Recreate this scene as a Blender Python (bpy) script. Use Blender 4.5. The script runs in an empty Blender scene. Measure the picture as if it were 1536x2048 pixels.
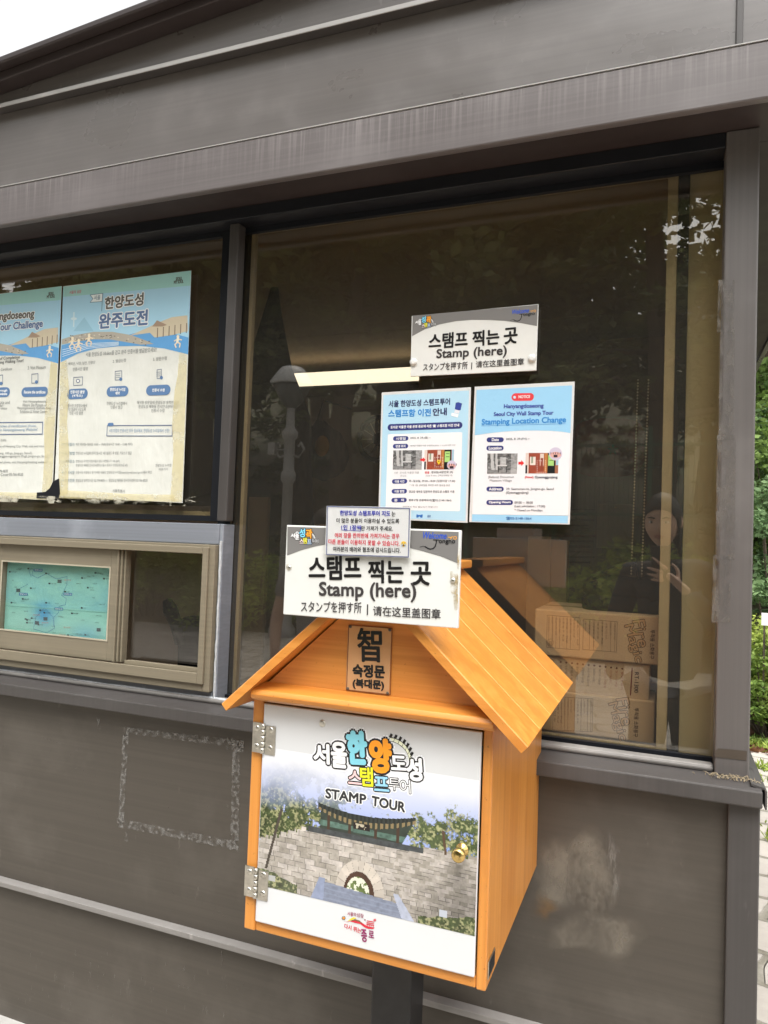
import time; _T0 = time.time()
import bpy, bmesh, math, random
import numpy as np
from mathutils import Vector, Matrix
R = math.radians
sc = bpy.context.scene
col = sc.collection
random.seed(7); rng = np.random.default_rng(7)

# ------------------------------------------------------------------ camera
CAM = np.array([0., -1.56, 1.5]); F = 1450.8
M = np.array([[0.9317, -0.0362, 0.3613], [0.0202, 0.9986, 0.048], [-0.3626, -0.0374, 0.9312]])
u_, _, v_ = np.linalg.svd(M); M = u_ @ v_          # world right / down / into-wall, in camera axes
c_r = np.array([M[0, 0], M[0, 2], -M[0, 1]]); c_u = -np.array([M[1, 0], M[1, 2], -M[1, 1]]); c_f = np.array([M[2, 0], M[2, 2], -M[2, 1]])
cd = bpy.data.cameras.new('camera'); cam = bpy.data.objects.new('camera', cd); col.objects.link(cam)
cam.matrix_world = Matrix([[c_r[i], c_u[i], -c_f[i], CAM[i]] for i in range(3)] + [[0, 0, 0, 1]])
cd.sensor_fit = 'VERTICAL'; cd.sensor_height = 36; cd.sensor_width = 27; cd.lens = F / 2048 * 36
cd.clip_start = 0.02; cd.clip_end = 500
sc.camera = cam
# ------------------------------------------------------------------ sky, sun, exposure
SUN_EL, SUN_AZ = R(64), R(158)      # azimuth measured clockwise from +y: light comes from behind the camera, a little to the right
w = bpy.data.worlds.new('World'); sc.world = w; w.use_nodes = True
nt = w.node_tree; bg = nt.nodes['Background']
sky = nt.nodes.new('ShaderNodeTexSky'); sky.sky_type = 'NISHITA'; sky.sun_disc = False
sky.sun_elevation = SUN_EL; sky.sun_rotation = SUN_AZ; sky.air_density = 1.0; sky.dust_density = 4.0; sky.ozone_density = 1.0
hs = nt.nodes.new('ShaderNodeHueSaturation'); hs.inputs['Saturation'].default_value = 0.04
nt.links.new(sky.outputs[0], hs.inputs['Color']); nt.links.new(hs.outputs[0], bg.inputs[0]); bg.inputs[1].default_value = 0.15
sd = bpy.data.lights.new('sun', 'SUN'); sd.energy = .95; sd.angle = R(36); sd.color = (1, .965, .9)
so = bpy.data.objects.new('sun', sd); col.objects.link(so)
so.rotation_euler = Vector((math.sin(SUN_AZ) * math.cos(SUN_EL), math.cos(SUN_AZ) * math.cos(SUN_EL), math.sin(SUN_EL))).to_track_quat('Z', 'Y').to_euler()
sc.view_settings.view_transform = 'Standard'; sc.view_settings.look = 'None'; sc.view_settings.exposure = 1.42; sc.view_settings.gamma = 1
sc.cycles.max_bounces = 10; sc.cycles.transparent_max_bounces = 16; sc.cycles.glossy_bounces = 4
sc.cycles.caustics_reflective = False; sc.cycles.caustics_refractive = False; sc.cycles.sample_clamp_indirect = 6
sc.cycles.use_denoising = True

# ------------------------------------------------------------------ helpers
def at(px, py, Y=0.):
    """point where the sight line through a photo pixel meets the vertical plane y = Y"""
    c = np.array([px - 768., py - 1024., F]); d = c_r * c[0] - c_u * c[1] + c_f * c[2]
    return CAM + d * ((Y - CAM[1]) / d[1])
def s(r, g, b, k=1.0):
    f = lambda v: (v / 12.92 if v <= .04045 else ((v + .055) / 1.055) ** 2.4)
    return (f(r / 255) * k, f(g / 255) * k, f(b / 255) * k)

class MB:
    def __init__(self): self.v = []; self.f = []; self.c = []; self.sm = []
    def add(self, vs, fs, c=None, smooth=False):
        n = len(self.v); self.v += [tuple(map(float, p)) for p in vs]
        for f in fs: self.f.append([i + n for i in f]); self.c.append(c or (1, 1, 1)); self.sm.append(smooth)
        return self
    def box(self, x0, x1, y0, y1, z0, z1, c=None):
        v = [(x, y, z) for z in (z0, z1) for y in (y0, y1) for x in (x0, x1)]
        return self.add(v, [(0, 2, 3, 1), (4, 5, 7, 6), (0, 1, 5, 4), (2, 6, 7, 3), (0, 4, 6, 2), (1, 3, 7, 5)], c)
    def prism(self, poly, d, c=None):
        """poly: 3D points, extruded by the vector d"""
        p = [np.array(q, float) for q in poly]; d = np.array(d, float); n = len(p)
        return self.add(p + [q + d for q in p], [tuple(range(n))[::-1], tuple(range(n, 2 * n))] + [(i, (i + 1) % n, n + (i + 1) % n, n + i) for i in range(n)], c)
    def ring(self, x0, x1, z0, z1, t, y0, y1, c=None):
        """a rectangular frame butted from four bars"""
        tl, tr, tb, tt = t if isinstance(t, tuple) else (t,) * 4
        self.box(x0, x0 + tl, y0, y1, z0, z1, c); self.box(x1 - tr, x1, y0, y1, z0, z1, c)
        self.box(x0 + tl, x1 - tr, y0, y1, z0, z0 + tb, c); return self.box(x0 + tl, x1 - tr, y0, y1, z1 - tt, z1, c)
    def tube(self, pts, rad, n=10, c=None, cap=True):
        pts = [np.array(p, float) for p in pts]; rad = rad if hasattr(rad, '__len__') else [rad] * len(pts); vs = []
        for i, p in enumerate(pts):
            t = pts[min(i + 1, len(pts) - 1)] - pts[max(i - 1, 0)]; t /= np.linalg.norm(t) + 1e-9
            a = np.cross(t, [0, 0, 1.]) if abs(t[2]) < .9 else np.cross(t, [1., 0, 0]); a /= np.linalg.norm(a); b = np.cross(t, a)
            vs += [p + rad[i] * (a * math.cos(k * 2 * math.pi / n) + b * math.sin(k * 2 * math.pi / n)) for k in range(n)]
        fs = [(i * n + k, i * n + (k + 1) % n, (i + 1) * n + (k + 1) % n, (i + 1) * n + k) for i in range(len(pts) - 1) for k in range(n)]
        self.add(vs, fs, c, True)
        if cap: self.add(vs[:n], [tuple(range(n))[::-1]], c); self.add(vs[-n:], [tuple(range(n))], c)
        return self
    def lathe(self, o, prof, n=20, axis=(0, 0, 1), c=None):
        ax = np.array(axis, float); a = np.cross(ax, [0, 0, 1.]) if abs(ax[2]) < .9 else np.array([1., 0, 0]); a /= np.linalg.norm(a); b = np.cross(ax, a)
        o = np.array(o, float); vs = []
        for r, h in prof: vs += [o + ax * h + r * (a * math.cos(k * 2 * math.pi / n) + b * math.sin(k * 2 * math.pi / n)) for k in range(n)]
        fs = [(i * n + k, i * n + (k + 1) % n, (i + 1) * n + (k + 1) % n, (i + 1) * n + k) for i in range(len(prof) - 1) for k in range(n)]
        self.add(vs, fs, c, True)
        self.add(vs[:n], [tuple(range(n))[::-1]], c); return self.add(vs[-n:], [tuple(range(n))], c)
    def sphere(self, o, r, nu=14, nv=9, sc3=(1, 1, 1), c=None):
        o = np.array(o, float); vs = [o + r * np.array([0, 0, sc3[2]])]
        for j in range(1, nv):
            t = math.pi * j / nv
            vs += [o + r * np.array([sc3[0] * math.sin(t) * math.cos(2 * math.pi * k / nu), sc3[1] * math.sin(t) * math.sin(2 * math.pi * k / nu), sc3[2] * math.cos(t)]) for k in range(nu)]
        vs.append(o - r * np.array([0, 0, sc3[2]])); fs = [(0, 1 + k, 1 + (k + 1) % nu) for k in range(nu)]
        for j in range(nv - 2): fs += [(1 + j * nu + k, 1 + (j + 1) * nu + k, 1 + (j + 1) * nu + (k + 1) % nu, 1 + j * nu + (k + 1) % nu) for k in range(nu)]
        b = 1 + (nv - 2) * nu; fs += [(b + k, len(vs) - 1, b + (k + 1) % nu) for k in range(nu)]
        return self.add(vs, fs, c, True)
    def build(self, name, mat, parent=None, bevel=0, colors=False, seg=2):
        me = bpy.data.meshes.new(name); me.from_pydata(self.v, [], self.f)
        if not colors and not bevel or True: me.polygons.foreach_set('use_smooth', self.sm)
        if colors:
            a = me.color_attributes.new('Col', 'FLOAT_COLOR', 'CORNER'); n = [len(f) for f in self.f]
            cc = np.repeat(np.array(self.c, 'f'), n, axis=0); a.data.foreach_set('color', np.hstack([cc, np.ones((len(cc), 1), 'f')]).ravel())
        else:
            bm = bmesh.new(); bm.from_mesh(me); bmesh.ops.recalc_face_normals(bm, faces=bm.faces)
            if bevel:
                ed = [e for e in bm.edges if e.is_manifold and e.calc_face_angle(0) > .5]
                bmesh.ops.bevel(bm, geom=ed, offset=bevel, segments=seg, affect='EDGES', profile=.5, clamp_overlap=True)
            bm.to_mesh(me); bm.free()
        if mat: me.materials.append(mat)
        return link(name, me, parent)
def link(name, me, parent=None):
    o = bpy.data.objects.new(name, me); col.objects.link(o)
    if parent is not None:
        o.parent = parent
        if parent.parent is None: o.location = -parent.location if parent.type == 'EMPTY' else (0, 0, 0)
    return o
def tag(o, label=None, cat=None, group=None, kind=None):
    for k, v in (('label', label), ('category', cat), ('group', group), ('kind', kind)):
        if v: o[k] = v
    return o
def thing(name, label, cat, loc=(0, 0, 0), group=None):
    o = bpy.data.objects.new(name, None); col.objects.link(o); o.location = tuple(map(float, loc)); o.empty_display_size = .05
    return tag(o, label, cat, group)

# ------------------------------------------------------------------ materials
class NT:
    def __init__(self, name):
        self.m = bpy.data.materials.new(name); self.m.use_nodes = True; self.t = self.m.node_tree; self.p = self.t.nodes['Principled BSDF']; self.out = self.t.nodes['Material Output']
    def n(self, k, **kw):
        nd = self.t.nodes.new('ShaderNode' + k)
        for a, v in kw.items():
            if hasattr(nd, a) and a not in nd.inputs.keys(): setattr(nd, a, v)
            else: nd.inputs[a].default_value = v
        return nd
    def l(self, a, b): self.t.links.new(a, b)
    def set(self, **kw):
        for a, v in kw.items(): self.p.inputs[a.replace('_', ' ')].default_value = v if not isinstance(v, tuple) else (*v, 1)
        return self
    def coord(self, scale=(1, 1, 1), rot=(0, 0, 0)):
        g = self.n('NewGeometry'); mp = self.n('Mapping'); mp.inputs['Scale'].default_value = scale; mp.inputs['Rotation'].default_value = rot
        self.l(g.outputs['Position'], mp.inputs[0]); return mp.outputs[0]
    def noise(self, scale, sc3=(1, 1, 1), detail=4, rough=.55, rot=(0, 0, 0)):
        nn = self.n('TexNoise'); nn.inputs['Scale'].default_value = scale; nn.inputs['Detail'].default_value = detail; nn.inputs['Roughness'].default_value = rough
        self.l(self.coord(sc3, rot), nn.inputs['Vector']); return nn.outputs[0]
    def ramp(self, fac, stops):
        r = self.n('ValToRGB'); e = r.color_ramp.elements
        while len(e) < len(stops): e.new(.5)
        for i, (p, c) in enumerate(stops): e[i].position = p; e[i].color = (*c, 1) if isinstance(c, tuple) else (c, c, c, 1)
        self.l(fac, r.inputs[0]); return r.outputs[0]
    def mix(self, fac, a, b, mode='MIX'):
        m = self.n('Mix'); m.data_type = 'RGBA'; m.blend_type = mode
        for i, v in ((0, fac), (6, a), (7, b)):
            if isinstance(v, (tuple, float, int)): m.inputs[i].default_value = (*v, 1) if isinstance(v, tuple) else v
            else: self.l(v, m.inputs[i])
        return m.outputs[2]
    def math(self, op, a, b=0.):
        m = self.n('Math', operation=op)
        for i, v in ((0, a), (1, b)):
            if isinstance(v, (float, int)): m.inputs[i].default_value = v
            else: self.l(v, m.inputs[i])
        return m.outputs[0]
    def base(self, c): self.l(c, self.p.inputs['Base Color']); return self
    def bump(self, h, st, dist=.002):
        b = self.n('Bump'); b.inputs['Strength'].default_value = st; b.inputs['Distance'].default_value = dist; self.l(h, b.inputs['Height']); self.l(b.outputs[0], self.p.inputs['Normal']); return self

def metal(name, c, rough=.42, smudge=.5, streak='x', drip=None, spec=.5):
    t = NT(name).set(Roughness=rough, Specular_IOR_Level=spec)
    st = (1.2, 30, 160) if streak == 'x' else (160, 160, 1.5)
    brush = t.noise(1.0, st, 3); cloud = t.noise(4.5, (1, 1, 1.2), 5, .6); fine = t.noise(34, (1, 1, .35), 4, .7)
    k = lambda f: tuple(min(1, v * f) for v in c)
    b = t.mix(t.ramp(brush, [(.3, 0.), (.7, 1.)]), k(.92), k(1.10))
    sm = t.math('MULTIPLY', t.ramp(cloud, [(.52, 0.), (.74, 1.)]), smudge)
    b = t.mix(sm, b, tuple(min(1, v * 1.75 + .03) for v in c))
    sp = t.math('MULTIPLY', t.ramp(fine, [(.66, 0.), (.74, 1.)]), smudge * .7)
    b = t.mix(sp, b, tuple(min(1, v * 2.1 + .05) for v in c))
    if drip:
        z0, z1, amt = drip
        g = t.n('NewGeometry'); sx = t.n('SeparateXYZ'); t.l(g.outputs['Position'], sx.inputs[0])
        mr = t.n('MapRange'); mr.inputs[1].default_value = z0; mr.inputs[2].default_value = z1; t.l(sx.outputs[2], mr.inputs[0])
        n1 = t.ramp(t.noise(1, (140, 1, 3), 3, .65), [(.47, 0.), (.68, 1.)])
        fac = t.math('MULTIPLY', t.math('MULTIPLY', t.math('MULTIPLY', n1, t.ramp(t.noise(1, (3.5, 1, .4), 5, .7), [(.36, .1), (.64, 1.0)])), mr.outputs[0]), amt * 1.3)
        b = t.mix(fac, b, tuple(min(1, v * 2.6 + .05) for v in c))
    t.base(b); t.l(t.ramp(cloud, [(.3, (rough - .07,) * 3), (.7, (min(.9, rough + .14),) * 3)]), t.p.inputs['Roughness'])
    return t.bump(t.noise(1.6, (1, 1, 1), 2), .12, .01).m
def wood(name, ax, contrast=1., band=95):
    t = NT(name).set(Roughness=.34, Specular_IOR_Level=.4, Coat_Weight=.25, Coat_Roughness=.22)
    A, B = 2.2, band
    sc3 = {'x': (A, B, B), 'y': (B, A, B), 'z': (B, B, A)}[ax[0]]
    rot = (0, 0, 0) if len(ax) == 1 else (0, R(float(ax[1:])), 0)
    n1 = t.noise(1, sc3, 4, .6, rot); n2 = t.noise(1, tuple(q * .28 for q in sc3), 3, .5, rot); n3 = t.noise(6, (1, 1, 1), 3)
    c = t.mix(t.ramp(n1, [(.34, 0.), (.62, 1.)]), (.58, .215, .034), (.67, .275, .054))
    c = t.mix(t.math('MULTIPLY', t.ramp(n2, [(.42, 1.), (.5, 0.)]), .42 * contrast), c, (.46, .155, .022))
    c = t.mix(t.math('MULTIPLY', t.ramp(n3, [(.45, 0.), (.75, 1.)]), .3), c, (.78, .34, .075))
    c = t.mix(t.math('MULTIPLY', t.ramp(t.noise(170, (1, 1, 1), 2), [(.70, 0.), (.76, 1.)]), .55), c, (.22, .075, .015)); c = t.mix(t.math('MULTIPLY', t.ramp(t.noise(11, (1, 1, 1), 6, .7), [(.55, 0.), (.8, 1.)]), .28), c, (.34, .16, .06))
    return t.base(c).bump(n1, .05, .001).m
def plain(name, c, rough=.5, spec=.5, metallic=0., var=.12, vs=9):
    t = NT(name).set(Roughness=rough, Specular_IOR_Level=spec, Metallic=metallic)
    n = t.noise(vs, (1, 1, 1), 5, .6); k = lambda f: tuple(min(1, v * f) for v in c)
    t.base(t.mix(t.ramp(n, [(.3, 0.), (.7, 1.)]), k(1 - var), k(1 + var))); return t.m
def inkmat(name, rough=.5, spec=.35):
    t = NT(name).set(Roughness=rough, Specular_IOR_Level=spec); a = t.n('Attribute'); a.attribute_name = 'Col'; t.base(a.outputs['Color']); return t.m
def glassmat(name, tint, refl, glossc=(1, 1, 1), dust=1.):
    t = NT(name); t.t.nodes.remove(t.p)
    tr = t.n('BsdfTransparent'); tr.inputs[0].default_value = (*tint, 1); gl = t.n('BsdfGlossy'); gl.inputs['Roughness'].default_value = 0.007 * dust; gl.inputs[0].default_value = (*glossc, 1)
    fr = t.n('Fresnel'); ge = t.n('NewGeometry'); t.l(t.math('SUBTRACT', 1.5, t.math('MULTIPLY', ge.outputs['Backfacing'], .83333)), fr.inputs[0])
    mx = t.n('MixShader'); t.l(t.math('MULTIPLY', fr.outputs[0], refl), mx.inputs[0]); t.l(tr.outputs[0], mx.inputs[1]); t.l(gl.outputs[0], mx.inputs[2])
    # dust specks on the pane
    du = t.n('BsdfDiffuse'); du.inputs[0].default_value = (.5, .48, .44, 1)
    sp = t.ramp(t.noise(160, (1, 1, 1), 2), [(.73, 0.), (.78, 1.)]); pt = t.ramp(t.noise(3.2, (1, 1, 1.5), 3), [(.5, 0.), (.72, 1.)])
    haze = t.math('ADD', t.math('MULTIPLY', t.math('MULTIPLY', sp, pt), .5 * dust), .022 * dust)
    m2 = t.n('MixShader'); t.l(haze, m2.inputs[0]); t.l(mx.outputs[0], m2.inputs[1]); t.l(du.outputs[0], m2.inputs[2]); t.l(m2.outputs[0], t.out.inputs[0]); return t.m
def film(name, c, lo, hi, scale, sc3=(1, 1, 1), amax=.8, rough=.5, edge=None):
    """a residue or film: noise decides where it covers"""
    t = NT(name).set(Roughness=rough, Base_Color=c); n = t.noise(scale, sc3, 6, .65)
    al = t.math('MULTIPLY', t.ramp(n, [(lo, 0.), (hi, 1.)]), amax)
    if edge: a_ = t.n('Attribute'); a_.attribute_name = 'Col'; al = t.math('MULTIPLY', al, t.ramp(a_.outputs['Fac'], [(.0, 0.), (edge, 1.)]))
    t.l(al, t.p.inputs['Alpha']); return t.m

BR = (.066, .0565, .046)
m_wall = metal('painted_metal_wall', BR, .45, .38)
m_trim = metal('painted_metal_trim', (.056, .051, .049), .42, .2, 'z')
m_post = metal('painted_metal_post', (.102, .093, .089), .40, .25, 'z')
m_upper = metal('painted_metal_upper', (.118, .106, .100), .30, .3, 'x', None, .8)
m_fascia = metal('streaked_fascia', (.128, .114, .113), .36, .2, 'x', (2.30, 2.40, .38))
m_soffit = metal('brown_soffit', (.030, .021, .020), .5, .12)
m_dark = plain('black_frame', (.010, .011, .014), .35, .4)
m_gasket = plain('rubber_gasket', (.006, .007, .010), .5, .3)
m_rail = metal('worn_rail', (.20, .19, .18), .38, .6)
m_lip = metal('bright_lip', (.36, .35, .34), .35, .5)
m_khaki = metal('khaki_aluminium', (.20, .172, .122), .42, .18)
m_kin = plain('khaki_inner_frame', (.50, .43, .30), .5)
m_khakid = plain('khaki_shade_strip', (.20, .165, .105), .5)
m_blue = metal('pale_blue_trim', (.185, .20, .23), .5, .55)
m_ibeige = plain('beige_inner_wall', (.27, .215, .15), .75, .2, 0, .12, 2)
m_ibrown = plain('brown_inner_wall', (.19, .14, .095), .8, .2, 0, .2, 2)
m_iceil = plain('inner_ceiling', (.34, .265, .18), .8, .2, 0, .1, 2)
m_tan = plain('tan_pillar', (.72, .63, .43), .7, .2, 0, .06, 5)
m_glass = glassmat('tinted_glass', (.84, .81, .73), 2.35)
m_clear = glassmat('clear_glass', (.9, .93, .92), 1.0)
m_paper = plain('paper', (.69, .69, .68), .6, .3, 0, .02, 30)
m_ink = inkmat('printed_ink'); m_gloss = inkmat('printed_gloss', .22, .5)
m_white = plain('white_board', (.69, .69, .66), .38, .45, 0, .03, 20)
m_acryl = plain('white_acrylic', (.66, .67, .68), .16, .5, 0, .015, 5)
m_wx, m_wz, m_wg = wood('pine_along_x', 'x'), wood('pine_upright', 'z'), wood('pine_gable', 'x', 1.25, 130)
m_wr, m_wl, m_wy = wood('pine_roof_right', 'x-42.8'), wood('pine_roof_left', 'x42.8'), wood('pine_along_y', 'y')
m_steel = plain('hinge_steel', (.62, .60, .54), .28, .5, 1., .2, 60)
m_brass = plain('brass', (.72, .52, .20), .22, .5, 1., .1, 40)
m_bpost = plain('black_post_paint', (.014, .014, .015), .38, .45, 0, .3, 30)
m_black = plain('black_fabric', (.006, .006, .007), .85, .2, 0, .3, 12)
m_res = film('tape_residue', (.26, .25, .235), .44, .62, 90, (1, 1, 1), .62)
m_res2 = film('glue_smear', (.21, .185, .15), .30, .66, 20, (1, 1, .7), .75, .5, .35); m_res3 = film('glue_streaks', (.25, .23, .205), .46, .62, 75, (1, 1, .25), .7, .5, .4)
m_rust = film('rust_stain', (.26, .15, .06), .36, .66, 26, (1, 1, 1), .5, .5, .6)
m_resv = film('glue_strip', (.135, .122, .11), .34, .60, 60, (1, 1, .5), .75)
m_silic = plain('silicone_bead', (.46, .48, .50), .4, .4, 0, .2, 70)
m_carton = plain('cardboard', (.58, .44, .32), .8, .2, 0, .06, 8)
m_skin = plain('skin', (.66, .43, .32), .5, .4, 0, .05, 20)
m_hair = plain('dark_hair', (.012, .010, .009), .5, .4, 0, .3, 50)

# ------------------------------------------------------------------ printing on flat sheets
_tc = {}
def textmesh(txt):
    if txt not in _tc:
        c = bpy.data.curves.new('t', 'FONT'); c.font.use_fake_user = True; c.body = txt; c.size = 1; c.dimensions = '2D'; c.resolution_u = 3
        o = bpy.data.objects.new('t', c); col.objects.link(o); bpy.context.view_layer.update()
        me = bpy.data.meshes.new_from_object(o); n = len(me.vertices); v = np.zeros(n * 3); me.vertices.foreach_get('co', v); v = v.reshape(-1, 3)[:, :2]
        fs = [tuple(p.vertices) for p in me.polygons]; bpy.data.objects.remove(o); bpy.data.curves.remove(c); bpy.data.meshes.remove(me)
        lo, hi = v.min(0), v.max(0); _tc[txt] = ((v - lo) / np.maximum(hi - lo, 1e-6), fs)
    return _tc[txt]
class Print:
    """flat printing on the plane y = Y; positions are read in a zoomed view of the photo (x0, y0, scale)"""
    def __init__(self, Y, view, mat=None): self.Y = Y; self.view = view; self.parts = {}; self.mat = mat or m_ink; self.k = 0
    def w(self, p): x0, y0, k = self.view; return at(x0 + p[0] * k, y0 + p[1] * k, self.Y)
    def mb(self, part): return self.parts.setdefault(part, MB())
    def y(self, layer): self.k = (self.k + 1) % 40; return self.Y - layer * .00013 - self.k * .000002
    def poly3(self, part, pts, c, layer):
        y = self.y(layer); self.mb(part).add([(p[0], y, p[2]) for p in pts], [tuple(range(len(pts)))], c)
    def poly(self, part, pts, c, layer=1): self.poly3(part, [self.w(p) for p in pts], c, layer)
    def text(self, part, txt, bl, br, h, c, bold=0., layer=4, rot=None):
        A, B, T = self.w(bl), self.w(br), self.w(rot if rot else (bl[0], bl[1] - h)); U = B - A; V = T - A
        if not rot: V = np.array([0, 0, V[2] - 0]); V[0] = -U[2] / U[0] * V[2] if abs(U[0]) > 1e-6 else 0
        v, fs = textmesh(txt); hh = np.linalg.norm(V); W = np.linalg.norm(U)
        n = 0 if bold == 0 else (6 if bold < .05 else 10); offs = [(0, 0)] + [(bold * math.cos(2 * math.pi * k / n), bold * math.sin(2 * math.pi * k / n)) for k in range(n)]
        for dx, dz in offs:
            y = self.y(layer); q = A[None] + v[:, :1] * U[None] + v[:, 1:] * V[None]
            self.mb(part).add([(p[0] + dx * hh, y, p[2] + dz * hh) for p in q], fs, c)
    def center(self, part, txt, cx, cy, wd, h, c, bold=0., layer=4, slope=0.):
        self.text(part, txt, (cx - wd / 2, cy + h / 2 - slope * wd / 2), (cx + wd / 2, cy + h / 2 + slope * wd / 2), h, c, bold, layer)
    def pill(self, part, a, b, h, c, layer=2, r=1.):
        A, B = self.w(a), self.w(b); hz = abs(self.w((a[0], a[1] + h / 2))[2] - A[2]); U = (B - A) / np.linalg.norm(B - A); V = np.array([-U[2], 0, U[0]]); rr = hz * r; pts = []
        for (P, sx) in ((B - U * rr, 1), (A + U * rr, -1)):
            for (sv, rng_) in ((-1, range(0, 7)), (1, range(6, -1, -1))) if sx == 1 else ((1, range(0, 7)), (-1, range(6, -1, -1))):
                for k in rng_:
                    t = math.pi / 2 * k / 6; pts.append(P + U * sx * rr * math.sin(t) + V * sv * (hz - rr + rr * math.cos(t)))
        self.poly3(part, pts, c, layer)
    def disc(self, part, ctr, rx, ry, c, layer=2, n=18): self.poly(part, [(ctr[0] + rx * math.cos(2 * math.pi * k / n), ctr[1] + ry * math.sin(2 * math.pi * k / n)) for k in range(n)], c, layer)
    def line(self, part, pts, wd, c, layer=3):
        P = [self.w(p) for p in pts]; k = abs(self.w((pts[0][0] + 1, pts[0][1]))[0] - P[0][0]); y = self.y(layer)
        for a, b in zip(P[:-1], P[1:]):
            U = b - a; L = np.linalg.norm(U)
            if L < 1e-7: continue
            U /= L; V = np.array([-U[2], 0, U[0]]) * k * wd / 2; e = U * k * wd * .25
            self.mb(part).add([((q[0], y, q[2])) for q in (a - e - V, b + e - V, b + e + V, a - e + V)], [(0, 1, 2, 3)], c); y -= .0000015
    def frame(self, part, q, wd, c, layer=3): self.line(part, list(q) + [q[0]], wd, c, layer)
    def picture(self, part, q, fn, nx, ny, layer=2):
        a, b, c_, d = [self.w(p) for p in q]; y = self.y(layer); U, V = np.meshgrid((np.arange(nx) + .5) / nx, (np.arange(ny) + .5) / ny); C = fn(U, V).reshape(-1, 3)
        g = [(a * (1 - i / nx) + b * i / nx) * (1 - j / ny) + (d * (1 - i / nx) + c_ * i / nx) * j / ny for j in range(ny + 1) for i in range(nx + 1)]
        m = self.mb(part); n0 = len(m.v); m.v += [(p[0], y, p[2]) for p in g]
        for j in range(ny):
            for i in range(nx):
                k = n0 + j * (nx + 1) + i; m.f.append([k, k + nx + 1, k + nx + 2, k + 1]); m.c.append(tuple(C[j * nx + i])); m.sm.append(False)
    def done(self, parent, mat=None):
        return {k: m.build(k, mat or self.mat, parent, colors=True) for k, m in self.parts.items()}
WH = s(243, 243, 240, .92); BK = s(28, 27, 28); NV = s(50, 55, 120); GR = s(105, 105, 108)
def vnoise(U, V, f, seed, oct_=4):
    r = np.random.default_rng(seed); out = np.zeros_like(U); a = 1.; tot = 0
    for o in range(oct_):
        n = int(f * 2 ** o) + 2; g = r.random((n + 2, n + 2)); x = np.clip(U, 0, .9999) * n; y = np.clip(V, 0, .9999) * n; i = x.astype(int); j = y.astype(int); fx = x - i; fy = y - j
        fx = fx * fx * (3 - 2 * fx); fy = fy * fy * (3 - 2 * fy)
        out += a * ((g[j, i] * (1 - fx) + g[j, i + 1] * fx) * (1 - fy) + (g[j + 1, i] * (1 - fx) + g[j + 1, i + 1] * fx) * fy); tot += a; a *= .55
    return out / tot
def lin(a): a = np.asarray(a, float) / 255; return np.where(a <= .04045, a / 12.92, ((a + .055) / 1.055) ** 2.4)

# ================================================================== ground and setting
H0 = 1.5
def X(px, py, Y): return float(at(px, py, Y)[0])
def Z(px, py, Y): return float(at(px, py, Y)[2])
t = NT('soil'); t.base(t.mix(t.ramp(t.noise(2.5, (1, 1, 1), 6, .65), [(.35, 0.), (.65, 1.)]), (.085, .06, .04), (.07, .085, .035))).set(Roughness=.95).bump(t.noise(14), .6, .03); m_soil = t.m
t = NT('paving_stone'); br = t.n('TexBrick'); br.inputs['Scale'].default_value = 1; br.inputs['Brick Width'].default_value = .40; br.inputs['Row Height'].default_value = .21; br.inputs['Mortar Size'].default_value = .014; br.inputs['Mortar Smooth'].default_value = .3
br.inputs['Color1'].default_value = (.40, .36, .32, 1); br.inputs['Color2'].default_value = (.32, .29, .26, 1); br.inputs['Mortar'].default_value = (.15, .135, .10, 1)
nz = t.n('TexNoise'); nz.inputs['Scale'].default_value = 3; t.l(t.coord(), nz.inputs[0]); ad = t.n('Mix'); ad.data_type = 'VECTOR'; ad.inputs[0].default_value = .13; t.l(t.coord((1, 1, 1), (0, 0, R(8))), ad.inputs[4]); t.l(nz.outputs[1], ad.inputs[5]); t.l(ad.outputs[1], br.inputs[0])
t.base(t.mix(t.ramp(t.noise(9, (1, 1, 1), 6, .7), [(.35, 0.), (.7, .55)]), br.outputs[0], (.45, .42, .37))).set(Roughness=.9)
bb = t.math('ADD', t.math('MULTIPLY', br.outputs[1], -1.), t.math('MULTIPLY', t.noise(30, (1, 1, 1), 4), .25)); t.bump(bb, .8, .02); m_pave = t.m
def hillz(x, y):
    a = max(0, -y - 9.0) * .38; b = max(0, y - 6.2 + .1 * math.sin(x * 1.3)) * .33; b = min(b, 7)
    return max(min(a, 24), b) + .12 * math.sin(x * .9 + y * .5) * min(1, max(0, max(-y - 9.5, y - 6.5)))
m = MB(); xs = np.linspace(-90, 90, 81); ys = np.concatenate([np.linspace(-90, -9, 34), np.linspace(-8, 5.5, 8), np.linspace(6, 60, 34)])
vs = [(x, y, hillz(x, y) - .004) for y in ys for x in xs]; n = len(xs)
m.add(vs, [(j * n + i, j * n + i + 1, (j + 1) * n + i + 1, (j + 1) * n + i) for j in range(len(ys) - 1) for i in range(n - 1)], None, True)
tag(m.build('ground', m_soil), kind='structure')
m = MB(); m.add([(-20, -8.2, .004), (8, -8.2, .004), (8, 4.75, .004), (-20, 4.75, .004)], [(0, 1, 2, 3)]); tag(m.build('pavement', m_pave), kind='structure')

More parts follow.
